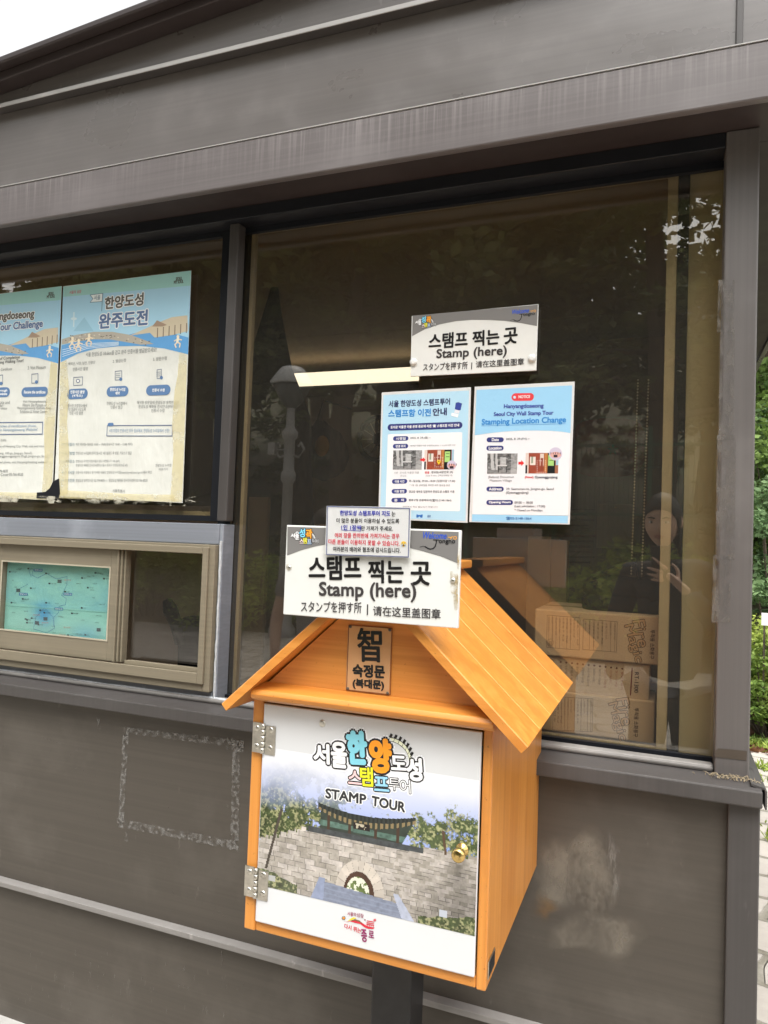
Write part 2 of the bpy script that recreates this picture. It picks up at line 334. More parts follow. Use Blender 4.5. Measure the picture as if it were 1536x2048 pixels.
# ================================================================== kiosk
KL, KB, YP = -3.4, 2.6, -.06
kiosk = thing('ticket_kiosk', 'dark brown metal ticket kiosk with tinted windows and deep streaked fascia', 'kiosk', (-1.6, 1.2, 0))
def kb(name, mat, *boxes, bevel=.0015, parent=None):
    m = MB()
    for b in boxes: m.box(*b)
    return m.build(name, mat, parent or kiosk, bevel)
xp0, xp1 = X(1452, 310, YP), X(1520, 300, YP)               # corner post
xt0, xt1 = X(1456, 1610, -.10), X(1521, 1615, -.10)         # trim below the sill
ZS = Z(900, 1500, -.12) * .5 + Z(0, 1373, -.12) * .25 + Z(1520, 1578, -.12) * .25
ZS = 1.083
kb('wall_panel', m_wall, (KL, xt0 + .01, -.085, -.03, .20, ZS - .03))
kb('wall_panel', m_wall, (xt1 - .025, xt1 - .002, -.03, KB, .0, ZS - .02))
kb('wall_panel', m_wall, (xp1 - .03, xp1 - .003, .002, KB, ZS - .02, 2.306)).name = 'side_panel'
kb('back_panel', m_wall, (KL, xt1 - .026, KB - .03, KB, 0, 2.306)); kb('end_panel', m_wall, (KL, KL + .03, -.03, KB - .031, 0, 2.306))
kb('corner_trim', m_trim, (xt0, xt1, -.10, -.031, 0.0, ZS - .03), bevel=.003)
kb('plinth', plain('pale_plinth', (.36, .35, .33), .8), (KL, xt0 - .001, -.125, -.032, 0, .215), bevel=.006)
m = MB(); m.prism([(KL, -.12, ZS - .030), (KL, -.12, ZS), (KL, -.03, ZS + .004), (KL, .012, ZS + .006), (KL, .012, ZS - .030)], (X(1526, 1590, -.12) - KL, 0, 0)); sill = m.build('sill', m_trim, kiosk, .003)
m = MB(); m.box(KL, xp0 - .0005, -.052, -.022, ZS + .0035, ZS + .016); m.build('sill_bead', m_rail, kiosk, .005)
xs1 = X(1532, 1585, -.11)
m = MB(); m.prism([(xp1 - .001, -.102, ZS + .0075), (xs1, -.102, ZS + .002), (xs1, KB, ZS + .002), (xp1 - .001, KB, ZS + .0075)], (0, 0, -.004)); m.box(xs1 - .002, xs1 + .001, -.118, KB, ZS - .03, ZS + .0015); m.build('side_sill', m_trim, kiosk)
# rail on the lower wall
zr = .567
m = MB(); m.prism([(KL, -.084, zr + .002), (KL, -.106, zr), (KL, -.106, zr - .013), (KL, -.084, zr - .017)], (xt0 - .001 - KL, 0, 0)); m.build('rail', m_rail, kiosk, .0015)
kb('corner_post', m_post, (xp0, xp1, YP, .002, ZS + .003, 2.306), bevel=.003)
kb('header', m_dark, (KL, xp0 - .0006, YP + .002, .0, 2.276, 2.306))
# overhang: soffit, fascia, upper panels, ledge, roof
kb('soffit', m_soffit, (KL - .2, .36, -.152, .0, 2.3065, 2.32), (xp1 + .002, .34, .0, KB + .2, 2.3065, 2.32))
kb('fascia', m_fascia, (KL - .2, .36, -.171, -.153, 2.296, 2.399), bevel=.003); kb('fascia', m_upper, (.342, .36, -.152, KB + .2, 2.296, 2.399)).name = 'side_fascia'
kb('fascia_lip', m_lip, (KL - .2, .36, -.1725, -.157, 2.3995, 2.4015), bevel=0)
xs = X(1479, 50, -.156)
kb('upper_panel', m_upper, (KL - .2, xs - .004, -.156, -.10, 2.402, 2.612), (xs + .004, .36, -.156, -.10, 2.402, 2.612))
kb('seam', m_trim, (xs - .006, xs + .006, -.161, -.1565, 2.402, 2.611), bevel=.002)
kb('ledge', m_trim, (KL - .2, .36, -.180, -.10, 2.6125, 2.620), bevel=.001); kb('ledge_lip', m_lip, (KL - .2, .36, -.183, -.1805, 2.611, 2.6215), bevel=.0008)
zroof = lambda x: 2.702 + (x + 1.615) * .0813
m = MB(); m.prism([(-2.55, -.168, 2.6205), (.36, -.168, 2.6205), (.36, -.168, zroof(.36) - .02), (-2.55, -.168, zroof(-2.55) - .02)], (0, .06, 0)); m.build('upper_panel', m_upper, kiosk)
m = MB(); m.prism([(-3.7, -.24, zroof(-3.7) - .018), (.5, -.24, zroof(.5) - .018), (.5, -.24, zroof(.5)), (-3.7, -.24, zroof(-3.7))], (0, KB + .45, 0)); m.build('roof', m_soffit, kiosk, .004)
m = MB(); m.prism([(-3.7, -.215, zroof(-3.7) - .042), (.5, -.215, zroof(.5) - .042), (.5, -.215, zroof(.5) - .0185), (-3.7, -.215, zroof(-3.7) - .0185)], (0, .045, 0)); m.build('roof_trim', m_soffit, kiosk, .003)
# ---- windows
GX0, GX1 = X(478, 438, -.02) - .012, xp0
win = kb('window', m_gasket, (GX0 - .02, GX0 + .010, -.008, .004, ZS + .006, 2.276), (GX0 + .0105, GX1, -.008, .004, ZS + .0065, ZS + .019), (GX0 + .0105, GX1, -.008, .004, 2.262, 2.2755), bevel=0)
win['label'] = 'large brown-tinted window right of the mullion'
kb('pane', m_glass, (GX0 + .0102, GX1, .0045, .0095, ZS + .006, 2.31), bevel=0, parent=win)
kx0, kx1, kz0, kz1 = X(492, 800, .02), X(1350, 700, .02), Z(1328, 1507, .02), Z(1350, 341, .02)
m = MB(); m.ring(kx0, kx1, kz0, kz1, (.010, .020, .011, .011), .0145, .030); m.build('window_frame', m_kin, win, .001)
kb('rubber_strip', m_dark, (kx1 + .0005, X(1373, 700, .02), .012, .03, ZS, 2.31), bevel=0, parent=win); kb('rubber_strip', m_dark, (GX0 + .0102, kx0 - .016, .012, .03, ZS, 2.31), bevel=0, parent=win)
kb('runner', plain('brush_strip', (.05, .045, .035), .8), (kx0 - .0155, kx0 - .010, .014, .03, ZS, 2.31), bevel=0, parent=win)
LX1 = X(458, 440, -.01); LZ0 = Z(437, 1043, 0)
winl = kb('window', m_gasket, (LX1 - .018, LX1 + .03, -.008, .004, LZ0, 2.276), (KL + .05, LX1 - .0185, -.008, .004, LZ0, LZ0 + .014), (KL + .05, LX1 - .0185, -.008, .004, 2.262, 2.2755), bevel=0)
winl['label'] = 'upper left tinted window with taped posters'
kb('pane', m_glass, (KL + .05, LX1 + .02, .0045, .0095, LZ0, 2.31), bevel=0, parent=winl)
m = MB(); m.ring(KL + .1, X(455, 700, .02) - .004, Z(430, 1034, .02), Z(455, 459, .02), (.02, .018, .013, .013), .0145, .03); m.build('window_frame', m_kin, winl, .001)
kb('mullion', m_trim, (X(460, 440, -.04), X(479, 438, -.04), -.04, -.0085, 1.53, 2.276), bevel=.003)
# pale blue trim round the sliding window
sx1 = X(424, 1240, -.06); sz0, sz1 = Z(415, 1385, -.06), Z(432, 1090, -.06)
tx1 = X(440, 1220, -.045); tz1 = Z(440, 1048, -.045)
kb('trim_plate', m_blue, (sx1 + .0005, tx1, -.045, .004, ZS + .006, tz1), (KL + .05, sx1 - .0005, -.045, .004, sz1 + .0005, tz1), (KL + .05, sx1 - .0005, -.045, .004, ZS + .006, sz0 - .0005), bevel=.002)
m = MB(); rr = random.Random(3)
m.tube([(sx1 + .006 + rr.uniform(-.001, .001), -.0455, sz0 - .02 + k * (sz1 - sz0 + .03) / 26) for k in range(27)], [rr.uniform(.002, .0038) for k in range(27)], 7)
m.tube([(KL + .2 + k * .06, -.0455, ZS + .0155 + rr.uniform(-.001, .0015)) for k in range(38)], [rr.uniform(.002, .004) for k in range(38)], 6); m.build('silicone_bead', m_silic, kiosk)
VM = lambda zx, zy, Y: at(zx * .3125, 1050 + zy * .3125, Y)
sl = thing('sliding_window', None, None); bpy.data.objects.remove(sl)
m = MB(); m.ring(KL + .3, sx1, sz0, sz1, .020, -.060, -.02); slide = m.build('sliding_window', m_khaki, kiosk, .0015); slide['label'] = 'khaki aluminium sliding window, its right half dark'
a0, a1 = VM(1338, 145, -.068), VM(1288, 1020, -.068); ix0 = KL + .325; ix1 = (a0[0] + a1[0]) / 2; iz0, iz1 = VM(1288, 1022, -.068)[2], VM(1338, 143, -.068)[2]
m = MB(); m.ring(ix0, ix1, iz0, iz1, (.02, .0165, .026, .0165), -.0675, -.0605); m.build('inner_frame', m_khaki, slide, .0015)
ox0, ox1 = VM(835, 500, -.05)[0], VM(1268, 500, -.05)[0]; oz0, oz1 = VM(1250, 905, -.05)[2], VM(1285, 190, -.05)[2]
m = MB()
for k in range(3): m.box(ox0 - .002, ix1 - .018, -.060 + k * .014, -.057 + k * .014, iz0 + .026, iz0 + .036 - k * .002)
m.box(ox0 - .002, ix1 - .018, -.0595, -.02, iz0 + .022, iz0 + .0265); m.build('track', m_khaki, slide, .0005)
# the closed left sash
q0, q1, q2, q3 = VM(15, 225, -.05), VM(716, 268, -.05), VM(692, 745, -.05), VM(0, 667, -.05)
px0, px1, pz0, pz1 = (q0[0] + q3[0]) / 2, (q1[0] + q2[0]) / 2, (q2[2] + q3[2]) / 2, (q0[2] + q1[2]) / 2
m = MB(); m.ring(px0 - .03, px1 + .022, iz0 + .0265, iz1 - .017, (.03, .022, pz0 - iz0 - .0265, iz1 - .017 - pz1), -.053, -.03); sash = m.build('sash', m_khaki, slide, .001)
m = MB(); xr = px1 + .0225
for k in range(3): m.box(xr + k * .0085, xr + k * .0085 + .0055, -.058 + k * .004, -.03, iz0 + .0265, iz1 - .017)
m.build('stile', m_khaki, slide, .001)
kb('sash_pane', m_clear, (px0, px1, -.040, -.0375, pz0, pz1), bevel=0, parent=slide)
m = MB(); m.ring(px0 - .0005, px1 + .0005, pz0 - .0005, pz1 + .0005, .004, -.0545, -.0535); m.build('sash_bead', plain('pale_bead', (.42, .38, .29), .4), slide)
kb('added_pane', glassmat('dusty_clear_glass', (.9, .88, .86), 1.3), (ox0 - .01, ix1 - .0175, -.029, -.026, iz0 + .0375, iz1 - .0175), bevel=0, parent=slide)  # pane added so its reflections and haze lighten the dark opening
# ---- interior
kb('inner_wall', m_ibeige, (KL + .04, xp1 - .035, 2.42, 2.44, .02, 2.3615), (KL + .04, KL + .06, .05, 2.41, .02, 2.36), bevel=0)
kb('inner_pillar', m_tan, (X(1374, 700, .03), xp1 - .034, .034, .30, .02, 2.36), bevel=0)
kb('inner_wall', m_ibeige, (X(1330, 900, .35) + .06, xp1 - .034, .301, 2.41, .02, 2.36), bevel=0)
kb('inner_ceiling', m_iceil, (KL + .04, xp1 - .035, .032, 1.2, 2.362, 2.38), (KL + .04, xp1 - .035, 1.206, 2.565, 2.362, 2.38), bevel=0)
kb('inner_floor', m_ibrown, (KL + .04, xp1 - .036, .0, 2.41, .005, .018), bevel=0)
kb('inner_lining', m_ibrown, (KL + .04, xp1 - .036, -.028, .0, .02, ZS - .04), bevel=0)
kb('inner_partition', m_ibrown, (X(488, 1200, .45), X(527, 1200, .45), .45, .47, .02, 1.62), bevel=.003)
zsh = Z(1200, 1500, .10) - .012
kb('inner_counter', plain('dark_counter', (.10, .075, .055), .4), (X(560, 1400, .1), X(1374, 900, .03) - .004, .036, .55, zsh - .025, zsh), bevel=.002)
# ---- wear: old tape and glue marks on the metal
def W3(zx, zy, Y): return at(zx * .33854, 1400 + zy * .33854, Y)
m = MB(); y = -.0862; rr = random.Random(5)
def strip(a, b, w0):
    a, b = np.array(a), np.array(b); L = np.linalg.norm(b - a); U = (b - a) / L; V = np.array([-U[2], 0, U[0]]); n = max(2, int(L / .006)); vs = []
    for k in range(n + 1):
        p = a + (b - a) * k / n; w_ = w0 * rr.uniform(.8, 1.1); vs += [p - V * w_ / 2, p + V * w_ / 2]
    return vs, [(2 * k, 2 * k + 1, 2 * k + 3, 2 * k + 2) for k in range(n)]
yk = 0
for a, b, w_ in (((745, 180), (712, 755), .018), ((1395, 250), (1385, 880), .022), ((750, 180), (1440, 262), .017), ((718, 728), (1400, 862), .020), ((745, 160), (740, 260), .02), ((712, 660), (712, 750), .024), ((1390, 790), (1380, 890), .024), ((1340, 255), (1440, 275), .03), ((580, 100), (585, 180), .010), ((745, 780), (745, 835), .008)):
    yk += .00005; m.add(*strip(W3(*a, y - yk), W3(*b, y - yk), w_))
m.build('tape_residue', m_res, kiosk)
def VW4(zx, zy, Y): return at(960 + zx * .375, 1500 + zy * .375, Y)
def blob(name, mat, ctr, rx, ry, y, seed, vw=VW4, n=40):
    r_ = random.Random(seed); ph = [r_.uniform(0, 6.28) for _ in range(5)]; am = [r_.uniform(.03, .12) for _ in range(5)]; pts = []
    for k in range(n):
        t_ = 2 * math.pi * k / n; f_ = 1 + sum(a_ * math.sin((j + 2) * t_ + p_) for j, (a_, p_) in enumerate(zip(am, ph)))
        pts.append(vw(ctr[0] + rx * f_ * math.cos(t_), ctr[1] + ry * f_ * math.sin(t_), y))
    me = bpy.data.meshes.new(name); c0 = sum(pts) / n; me.from_pydata([tuple(map(float, c0))] + [tuple(map(float, p)) for p in pts], [], [(0, 1 + k, 1 + (k + 1) % n) for k in range(n)])
    a = me.color_attributes.new('Col', 'FLOAT_COLOR', 'POINT'); a.data.foreach_set('color', np.array([[1, 1, 1, 1]] + [[0, 0, 0, 1]] * n, 'f').ravel()); me.materials.append(mat); link(name, me, kiosk)
blob('glue_smear', m_res2, (500, 660), 250, 260, -.0861, 1); blob('glue_smear', m_res2, (590, 660), 130, 250, -.0862, 2); blob('glue_streaks', m_res3, (700, 640), 62, 200, -.0863, 3); blob('rust_stain', m_rust, (335, 830), 70, 90, -.0864, 4)
blob('glue_smear', m_res2, (620, 985), 330, 110, -.08615, 6)
m = MB(); y = YP - .0006
for x0, x1, y0, y1 in ((1437, 1470, 560, 665), (1440, 1470, 660, 880), (1434, 1472, 870, 1120), (1426, 1464, 1110, 1245)):
    a, b, c_, d = at(x0, y0, y), at(x1, y0, y), at(x1 - 3, y1, y), at(x0 - 3, y1, y); m.add([a, b, c_, d], [(0, 1, 2, 3)]); y -= .00005
m.build('glue_strip', m_resv, kiosk)
m = MB(); y = YP - .0009; m.add([at(*p, y) for p in ((1437, 1497), (1494, 1502), (1493, 1521), (1430, 1514), (1429, 1503))], [(0, 1, 2, 3, 4)]); m.build('brown_tape', plain('brown_tape', (.07, .055, .042), .3), kiosk)

m = MB(); rr = random.Random(12); y = -.0856
for zx, zy, dx, dy in ((410, 328, 100, -68), (440, 412, 20, -14), (250, 220, 130, 50), (1245, 1120, 40, -80), (1258, 1270, 20, -60), (1290, 1250, 40, 40), (1190, 1160, 4, 45), (1020, 1110, 4, 50), (120, 1000, 6, -22), (410, 610, 6, -16), (640, 960, 6, 30), (570, 670, 16, 50), (1340, 640, 12, -12), (2660, 450, 60, -40), (2800, 640, 30, 20)):
    pts = [(zx + dx * k / 5 + rr.uniform(-5, 5), zy + dy * k / 5 + rr.uniform(-5, 5)) for k in range(6)]; w_ = rr.uniform(.0005, .0011); P3 = [W3(*p, y) for p in pts]; y -= .00002
    for a, b in zip(P3[:-1], P3[1:]): m.add([a, b, b + np.array([w_ * .4, 0, w_]), a + np.array([w_ * .4, 0, w_])], [(0, 1, 2, 3)])
for k in range(110):
    zx, zy = rr.uniform(0, 1450), rr.uniform(60, 1000) if k < 50 else rr.uniform(1500, 1900); p = W3(zx, zy, -.0857); h = rr.uniform(.001, .003) if k < 50 else rr.uniform(.003, .014); m.add([p, p + np.array([.0012, 0, 0]), p + np.array([.0016, 0, h]), p + np.array([.0004, 0, h])], [(0, 1, 2, 3)])
m.build('scratches', film('scratch', (.20, .185, .165), .2, .5, 40, (1, 1, 1), .6), kiosk)['kind'] = 'stuff'
m = MB(); c0_ = at(1462, 1546, -.075)
for k in range(70): p = c0_ + np.array([rr.gauss(0, .022), rr.uniform(-.012, .008), .0]); p[2] = ZS + .004; d_ = np.array([rr.uniform(-1, 1), rr.uniform(-1, 1) * .4, rr.uniform(.1, .9)]) * rr.uniform(.004, .014); m.tube([p, p + d_ * .5 + np.array([0, 0, .002]), p + d_], [.0007, .0006, .0004], 4)
tag(m.build('dry_debris', plain('dry_debris', (.32, .26, .17), .9)), kind='stuff')

# ================================================================== stamp box
BX0, BX1, BY0, BY1, BZ0, BZ1 = -.6215, -.2245, -.52, -.065, .865, 1.2445
box = thing('stamp_box', 'orange varnished wooden stamp box shaped like a little house on a black post', 'stamp box', (-.444, -.262, 0))
def bb_(name, mat, *b, bevel=.002, parent=None):
    m = MB()
    for q in b: m.box(*q)
    return m.build(name, mat, parent or box, bevel)
bb_('side_board', m_wz, (BX0, BX0 + .0205, BY0, BY1, BZ0, BZ1), bevel=.0025); bb_('side_board', m_wz, (BX1 - .0145, BX1, BY0, BY1, BZ0, BZ1), bevel=.0025)
bb_('bottom_board', m_wx, (BX0 + .0208, BX1 - .0148, BY0 + .0015, BY1, BZ0 + .0008, BZ0 + .0175)); bb_('back_board', m_wx, (BX0 + .0208, BX1 - .0148, BY1 - .015, BY1 - .0005, BZ0 + .018, BZ1)); bb_('top_board', m_wx, (BX0 + .0208, BX1 - .0148, BY0 + .02, BY1 - .016, BZ1 - .015, BZ1 - .001))
RX, RZ, RT = -.411, 1.4515, .0135; e_r = np.array([-.1675, 1.2265]); e_l = np.array([-.6555, 1.2285]); YF, YB = -.561, -.048
def roofboards(name, mat, e, sgn):
    rp = np.array([RX, RZ]); d = (e - rp) / np.linalg.norm(e - rp); nrm = np.array([-d[1] * sgn, d[0] * sgn]); nrm = nrm if nrm[1] > 0 else -nrm; m = MB(); nb = 5; L = (YB - YF) / nb
    for k in range(nb):
        y0, y1 = YF + k * L + (.0006 if k else 0), YF + (k + 1) * L - .0006; g = .0014
        a, b = rp, e
        # plank with V-chamfered long edges on the upper face
        pr = [(y0, 0), (y0, -RT), (y1, -RT), (y1, 0)]
        sec = [(y0, -g), (y0 + g, 0), (y1 - g, 0), (y1, -g), (y1, -RT), (y0, -RT)]
        A = [(a[0] + nrm[0] * h, yy, a[1] + nrm[1] * h) for yy, h in sec]; B = [(b[0] + nrm[0] * h, yy, b[1] + nrm[1] * h) for yy, h in sec]; n_ = len(sec)
        m.add(A + B, [tuple(range(n_)), tuple(range(n_, 2 * n_))[::-1]] + [(i, n_ + i, n_ + (i + 1) % n_, (i + 1) % n_) for i in range(n_)])
    return m.build(name, mat, box)
roofboards('roof_panel', m_wr, e_r, 1); roofboards('roof_panel', m_wl, e_l, -1)
bb_('ridge_cap', m_wy, (RX - .027, RX + .027, YF - .004, YB + .004, RZ - .006, RZ + .011), bevel=.003)
slope = (e_r[1] - RZ) / (e_r[0] - RX); zz = 1.2505; hw = (RZ - .0205 - zz) / abs(slope)
m = MB(); m.prism([(RX - hw, BY0 - .0025, zz), (RX + hw, BY0 - .0025, zz), (RX, BY0 - .0025, RZ - .0205)], (0, .015, 0)); m.build('gable_board', m_wg, box)
m = MB(); m.prism([(RX - hw, BY1 - .014, zz - .02), (RX + hw, BY1 - .014, zz - .02), (RX, BY1 - .014, RZ - .0205)], (0, .012, 0)); m.build('back_gable', m_wx, box)
m = MB(); xm0, xm1 = X(503, 1397, -.55), X(988, 1457, -.55); zm = Z(740, 1433, -.55)
m.prism([(xm0, y_, z_) for y_, z_ in ((-.5205, zm - .001), (-.543, zm), (-.5525, zm + .005), (-.555, zm + .012), (-.551, zm + .019), (-.538, zm + .023), (-.5238, zm + .027), (-.5205, zm + .027))], (xm1 - xm0, 0, 0)); m.build('moulding', m_wx, box, .0015)
# post
bb_('post', m_bpost, (-.4825, -.406, -.300, -.222, .012, BZ0 - .0005), bevel=.004); bb_('base_plate', m_bpost, (-.54, -.35, -.36, -.165, .006, .0115), bevel=.002)
m = MB(); m.box(BX1 + .0002, BX1 + .0018, -.512, -.470, .878, .903); tg = m.build('side_tag', m_steel, box, .0005)
m = MB(); m.box(BX1 + .0019, BX1 + .0023, -.508, -.474, .881, .900); m.build('tag_face', m_dark, tg)
# door
DX0, DX1, DZ0, DZ1, DY = -.599, -.2405, .883, 1.2285, -.5245
door = bb_('door', m_acryl, (DX0, DX1, DY, BY0 + .002, DZ0, DZ1), bevel=.002)
VD = (480, 1400, .33854)
def hinge(x0, y0, x1, y1, kx):
    a, b = at(480 + x0 * .33854, 1400 + y0 * .33854, DY), at(480 + x1 * .33854, 1400 + y1 * .33854, DY); k = at(480 + kx * .33854, 1400 + (y0 + y1) / 2 * .33854, DY)[0]
    m = MB(); m.box(a[0], k - .0035, DY - .0016, DY - .0002, b[2], a[2]); m.box(k + .0035, b[0], DY - .0016, DY - .0002, b[2] - .001, a[2] - .003); h = m.build('hinge', m_steel, door, .0006)
    m = MB(); L = (a[2] - b[2]) / 5
    for i in range(5): m.lathe((k, DY - .0028, b[2] + i * L + .0003), [(.0012, 0), (.0036, .0006), (.0036, L - .0012), (.0012, L - .0006)], 12)
    o_ = m.build('hinge_barrel', m_steel, door)
    for sx in (a[0] * .5 + k * .5 - .002, b[0] * .5 + k * .5 + .002):
        for sz in (.2, .8):
            mm = MB(); z_ = b[2] + (a[2] - b[2]) * sz; mm.lathe((sx, DY - .0015, z_), [(.0052, 0), (.0046, .0012), (.002, .0016)], 14, (0, -1, 0)); mm.box(sx - .002, sx + .002, DY - .0034, DY - .0030, z_ - .0005, z_ + .0005); mm.build('screw', m_steel, door)
hinge(80, 126, 208, 326, 140); hinge(33, 972, 164, 1186, 97)
kp = at(480 + 1312 * .33854, 1400 + 885 * .33854, DY)
MB().lathe(kp, [(.010, 0), (.0095, .002), (.0052, .004), (.0045, .011), (.0075, .014), (.0100, .019), (.0098, .023), (.0075, .0255), (.001, .026)], 22, (0, -1, 0)).build('knob', m_brass, door)
kp = at(480 + 487 * .33854, 1400 + 138 * .33854, DY); m = MB(); m.lathe(kp, [(.0058, 0), (.0052, .0012), (.0025, .0016)], 14, (0, -1, 0)); m.lathe(kp + np.array([0, -.0016, 0]), [(.0016, 0), (.001, .0004)], 8, (0, -1, 0)); m.build('screw', m_steel, door)
# the picture printed on the door: a stone city gate under a tiled roof
def gatepic(U, V):
    v = V; sh = U.shape; c = np.zeros(sh + (3,)); L = lambda *a: lin(a)
    def put(mask, colr): c[...] = c * (1 - mask[..., None]) + np.asarray(colr) * mask[..., None]
    ss = lambda a, b, x: np.clip((x - a) / (b - a), 0, 1)
    top = ss(.20, .44, v); c[:] = L(236, 237, 240); put(top * .9, L(160, 176, 228)); put(ss(.7, 1., U) * ss(.30, .5, v) * .8, L(120, 155, 222))
    nA, nB, nC = vnoise(U, v, 9, 1, 5), vnoise(U, v, 40, 2, 3), vnoise(U, v, 70, 3, 2)
    fol = L(62, 74, 40)[None, None] * (.35 + 1.5 * nB[..., None]); nD = vnoise(U, v, 130, 5, 2); fol = fol * (.55 + .9 * nD[..., None]); fol2 = fol + (L(205, 200, 150) - L(62, 74, 40)) * np.clip((.5 * nC + .5 * nD - .50) * 6, 0, 1)[..., None] * .5
    mL = np.clip(.25 + (.36 + .10 * (nA - .5) - U) * 12 + (nA - .47) * 7 + (nB - .5) * 7 + (nD - .5) * 5, 0, 1) * ss(.22 + .0, .46, v + .25 * (nA - .5)) * (v < .62)
    put(mL * (.35 + .65 * ss(.30, .46, v)), fol2)
    cr = np.clip(1.7 - ((U - .89) / .16) ** 2 - ((v - .455) / .085) ** 2 + (nA - .5) * 3.2 + (nB - .5) * 3 + (nD - .5) * 2.5, 0, 1); cr[U < .70] = 0; put(np.clip(cr * 1.6, 0, 1), fol2 * 1.15 + .01)
    put(((np.abs(U - (.865 + .14 * (v - .5))) < .006) & (v > .43)) * .9, L(90, 65, 50))
    # roof
    dip = lambda a, b, d: a + (b - a) * ((U - .288) / .447) + d * (1 - ((U - .51) / .224) ** 2)
    rt, rb, eb = dip(.408, .398, .028), dip(.425, .412, .038), dip(.436, .425, .050); inr = (U > .285) & (U < .737)
    bd = inr & (v > eb) & (v < .53) & (U > .30 + .25 * np.clip(.45 - v, 0, 1)) & (U < .725 - .5 * np.clip(v - .43, 0, 1))
    put(bd * 1., L(52, 62, 54) * (.6 + .8 * nB[..., None])); put((bd & (np.abs(v - .487 - .02 * U) < .012)) * .8, L(92, 122, 110) * (.5 + nC[..., None]))
    for x in (.34, .44, .56, .66): put((bd & (np.abs(U - x) < .007)) * 1., L(70, 52, 40))
    tile = .55 + .45 * (np.sin(U * 330) > 0); put((inr & (v > rt) & (v <= rb)) * 1., L(48, 54, 50)[None, None] * tile[..., None]); raf = (np.sin(U * 260) > -.1)
    put((inr & (v > rb) & (v <= eb)) * 1., np.where(raf[..., None], L(140, 122, 88), L(52, 58, 48)))
    put(((U > .455) & (U < .532) & (v > .466) & (v < .494)) * 1., L(32, 26, 24)); put(((U > .459) & (U < .528) & (v > .470) & (v < .490) & (nC > .60)) * .8, L(205, 195, 170))
    # parapet and stone wall
    wt = np.where(U < .235, .612 - (np.floor(U / .035) * .035) * .39, np.where(U < .775, .545 - .003 * U, .512 + .0 * U)); crn = ((U * 22) % 1 < .18) & ((U < .2) | (U > .83)); wt = wt + .016 * crn
    wall = v > wt; band = (U > .243) & (U < .772) & (v > .518) & (v <= wt); put(band * 1., L(66, 70, 72) * (.6 + .9 * nC[..., None]))
    big = (U + .12 * (nA - .5)) < .64; rh = np.where(big, .0235, .0165); bw = np.where(big, .052, .030); row = np.floor((v - .03 * U) / rh); off = (row * .37) % 1; cu = (U / bw + off + .3 * np.sin(row * 2.1)); cell = np.floor(cu); hsh = np.abs(np.sin(row * 12.9898 + cell * 78.233) * 43758.5453) % 1
    fu = cu - cell; fv = (v - .03 * U) / rh - row; mor = (fu < .05) | (fv < .09)
    stone = L(192, 184, 174)[None, None] * (.62 + .42 * hsh[..., None]) * (.75 + .5 * nB[..., None]); stone[..., 2] *= .96 + .08 * hsh
    stone *= (.85 + .3 * nD[..., None]) * (.8 + .4 * vnoise(U, v, 6, 9, 3)[..., None]); stone = np.where(mor[..., None], stone * .55, stone); stone *= (1 - .42 * ss(.72, 1., U + .7 * (v - .62)) * ss(.55, .7, v))[..., None]; put(wall * 1., stone)
    pl = np.abs(U - (.100 - (v - .50) * .24)) < .0065; put((pl & (v > .47) & (v < .75)) * 1., L(74, 66, 58))
    # arch
    ex = (U - .497) / .112; ey = (v - .765) / .140; arch = (ex ** 2 + ey ** 2 < 1) & (v < .80); ang = np.arctan2(-ey, ex); vou = L(206, 196, 184)[None, None] * (.8 + .25 * (np.abs(np.sin(np.floor(ang * 3.6) * 91.7)) % 1)[..., None]) * (.85 + .3 * nB[..., None]); vou = np.where(((ang * 3.6) % 1 < .06)[..., None], vou * .55, vou); put(arch * 1., vou)
    ex = (U - .493) / .070; ey = (v - .765) / .092; put(((ex ** 2 + ey ** 2 < 1) & (v < .80)) * 1., L(74, 50, 38) * (.7 + .6 * nB[..., None])); ex = (U - .489) / .053; ey = (v - .765) / .068
    put(((ex ** 2 + ey ** 2 < 1) & (v < .80)) * 1., np.where((nC > .5)[..., None], L(226, 226, 205), L(96, 112, 62) * (.6 + nB[..., None])))
    # stairs
    f = ss(.738, .831, v); l_, r_ = .327 - .054 * f, .650 + .045 * f; st = (v > .748 + .07 * (U - .33)) & (U > l_) & (U < r_); stp = ((v - .742 - .03 * U) / .021) % 1 < .3; put(st * 1., L(140, 148, 168) * (.82 + .12 * stp[..., None]) * (.8 + .4 * nC[..., None]))
    put(((v > .735) & (np.abs(U - (.318 - .02 * f)) < .026 * (.55 + .6 * f))) * 1., L(142, 152, 178) * (.85 + .3 * nC[..., None])); put(((v > .735) & (np.abs(U - (.662 + .055 * f)) < .02 * (.6 + .8 * f))) * 1., L(176, 182, 200) * (.85 + .3 * nC[..., None]))
    put(((v > .80 - .05 * np.clip((.22 - U) / .2, 0, 1) + .05 * (nA - .5)) & (U < .20)) * .9, fol2 * 1.1); put(((v > .80 + .06 * (nA - .5) - .03 * np.clip((U - .82) / .1, 0, 1)) & (U > .76)) * .95, fol2)
    put(((U > .85) & (U < .885) & (v > .755) & (v < .785)) * 1., L(188, 194, 205)); put(((U > .05) & (U < .09) & (v > .775) & (v < .80)) * 1., L(180, 180, 178))
    # printed image fades out towards its top edge
    fade = 1 - ss(.20, .30, v + .06 * (nA - .5)); put(fade, L(236, 237, 240)); c *= .92
    return np.clip(c, 0, .85)
P = Print(DY - .0002, VD, m_gloss)
def duv(u, v): return np.array([-.5985 + u * .3585, 0, 1.229 - v * .346])
class DP(Print):
    def w(self, p):
        if self.view == 'uv': q = duv(*p); return np.array([q[0], self.Y, q[2]])
        return Print.w(self, p)
P = DP(DY - .0002, 'uv', m_gloss)
P.picture('picture', [(.004, .20), (.996, .20), (.996, .832), (.004, .832)], lambda U, V: gatepic(U, .20 + V * .632), 300, 200, 1)
m_gate = P
P.view = (560, 1400, .26042)
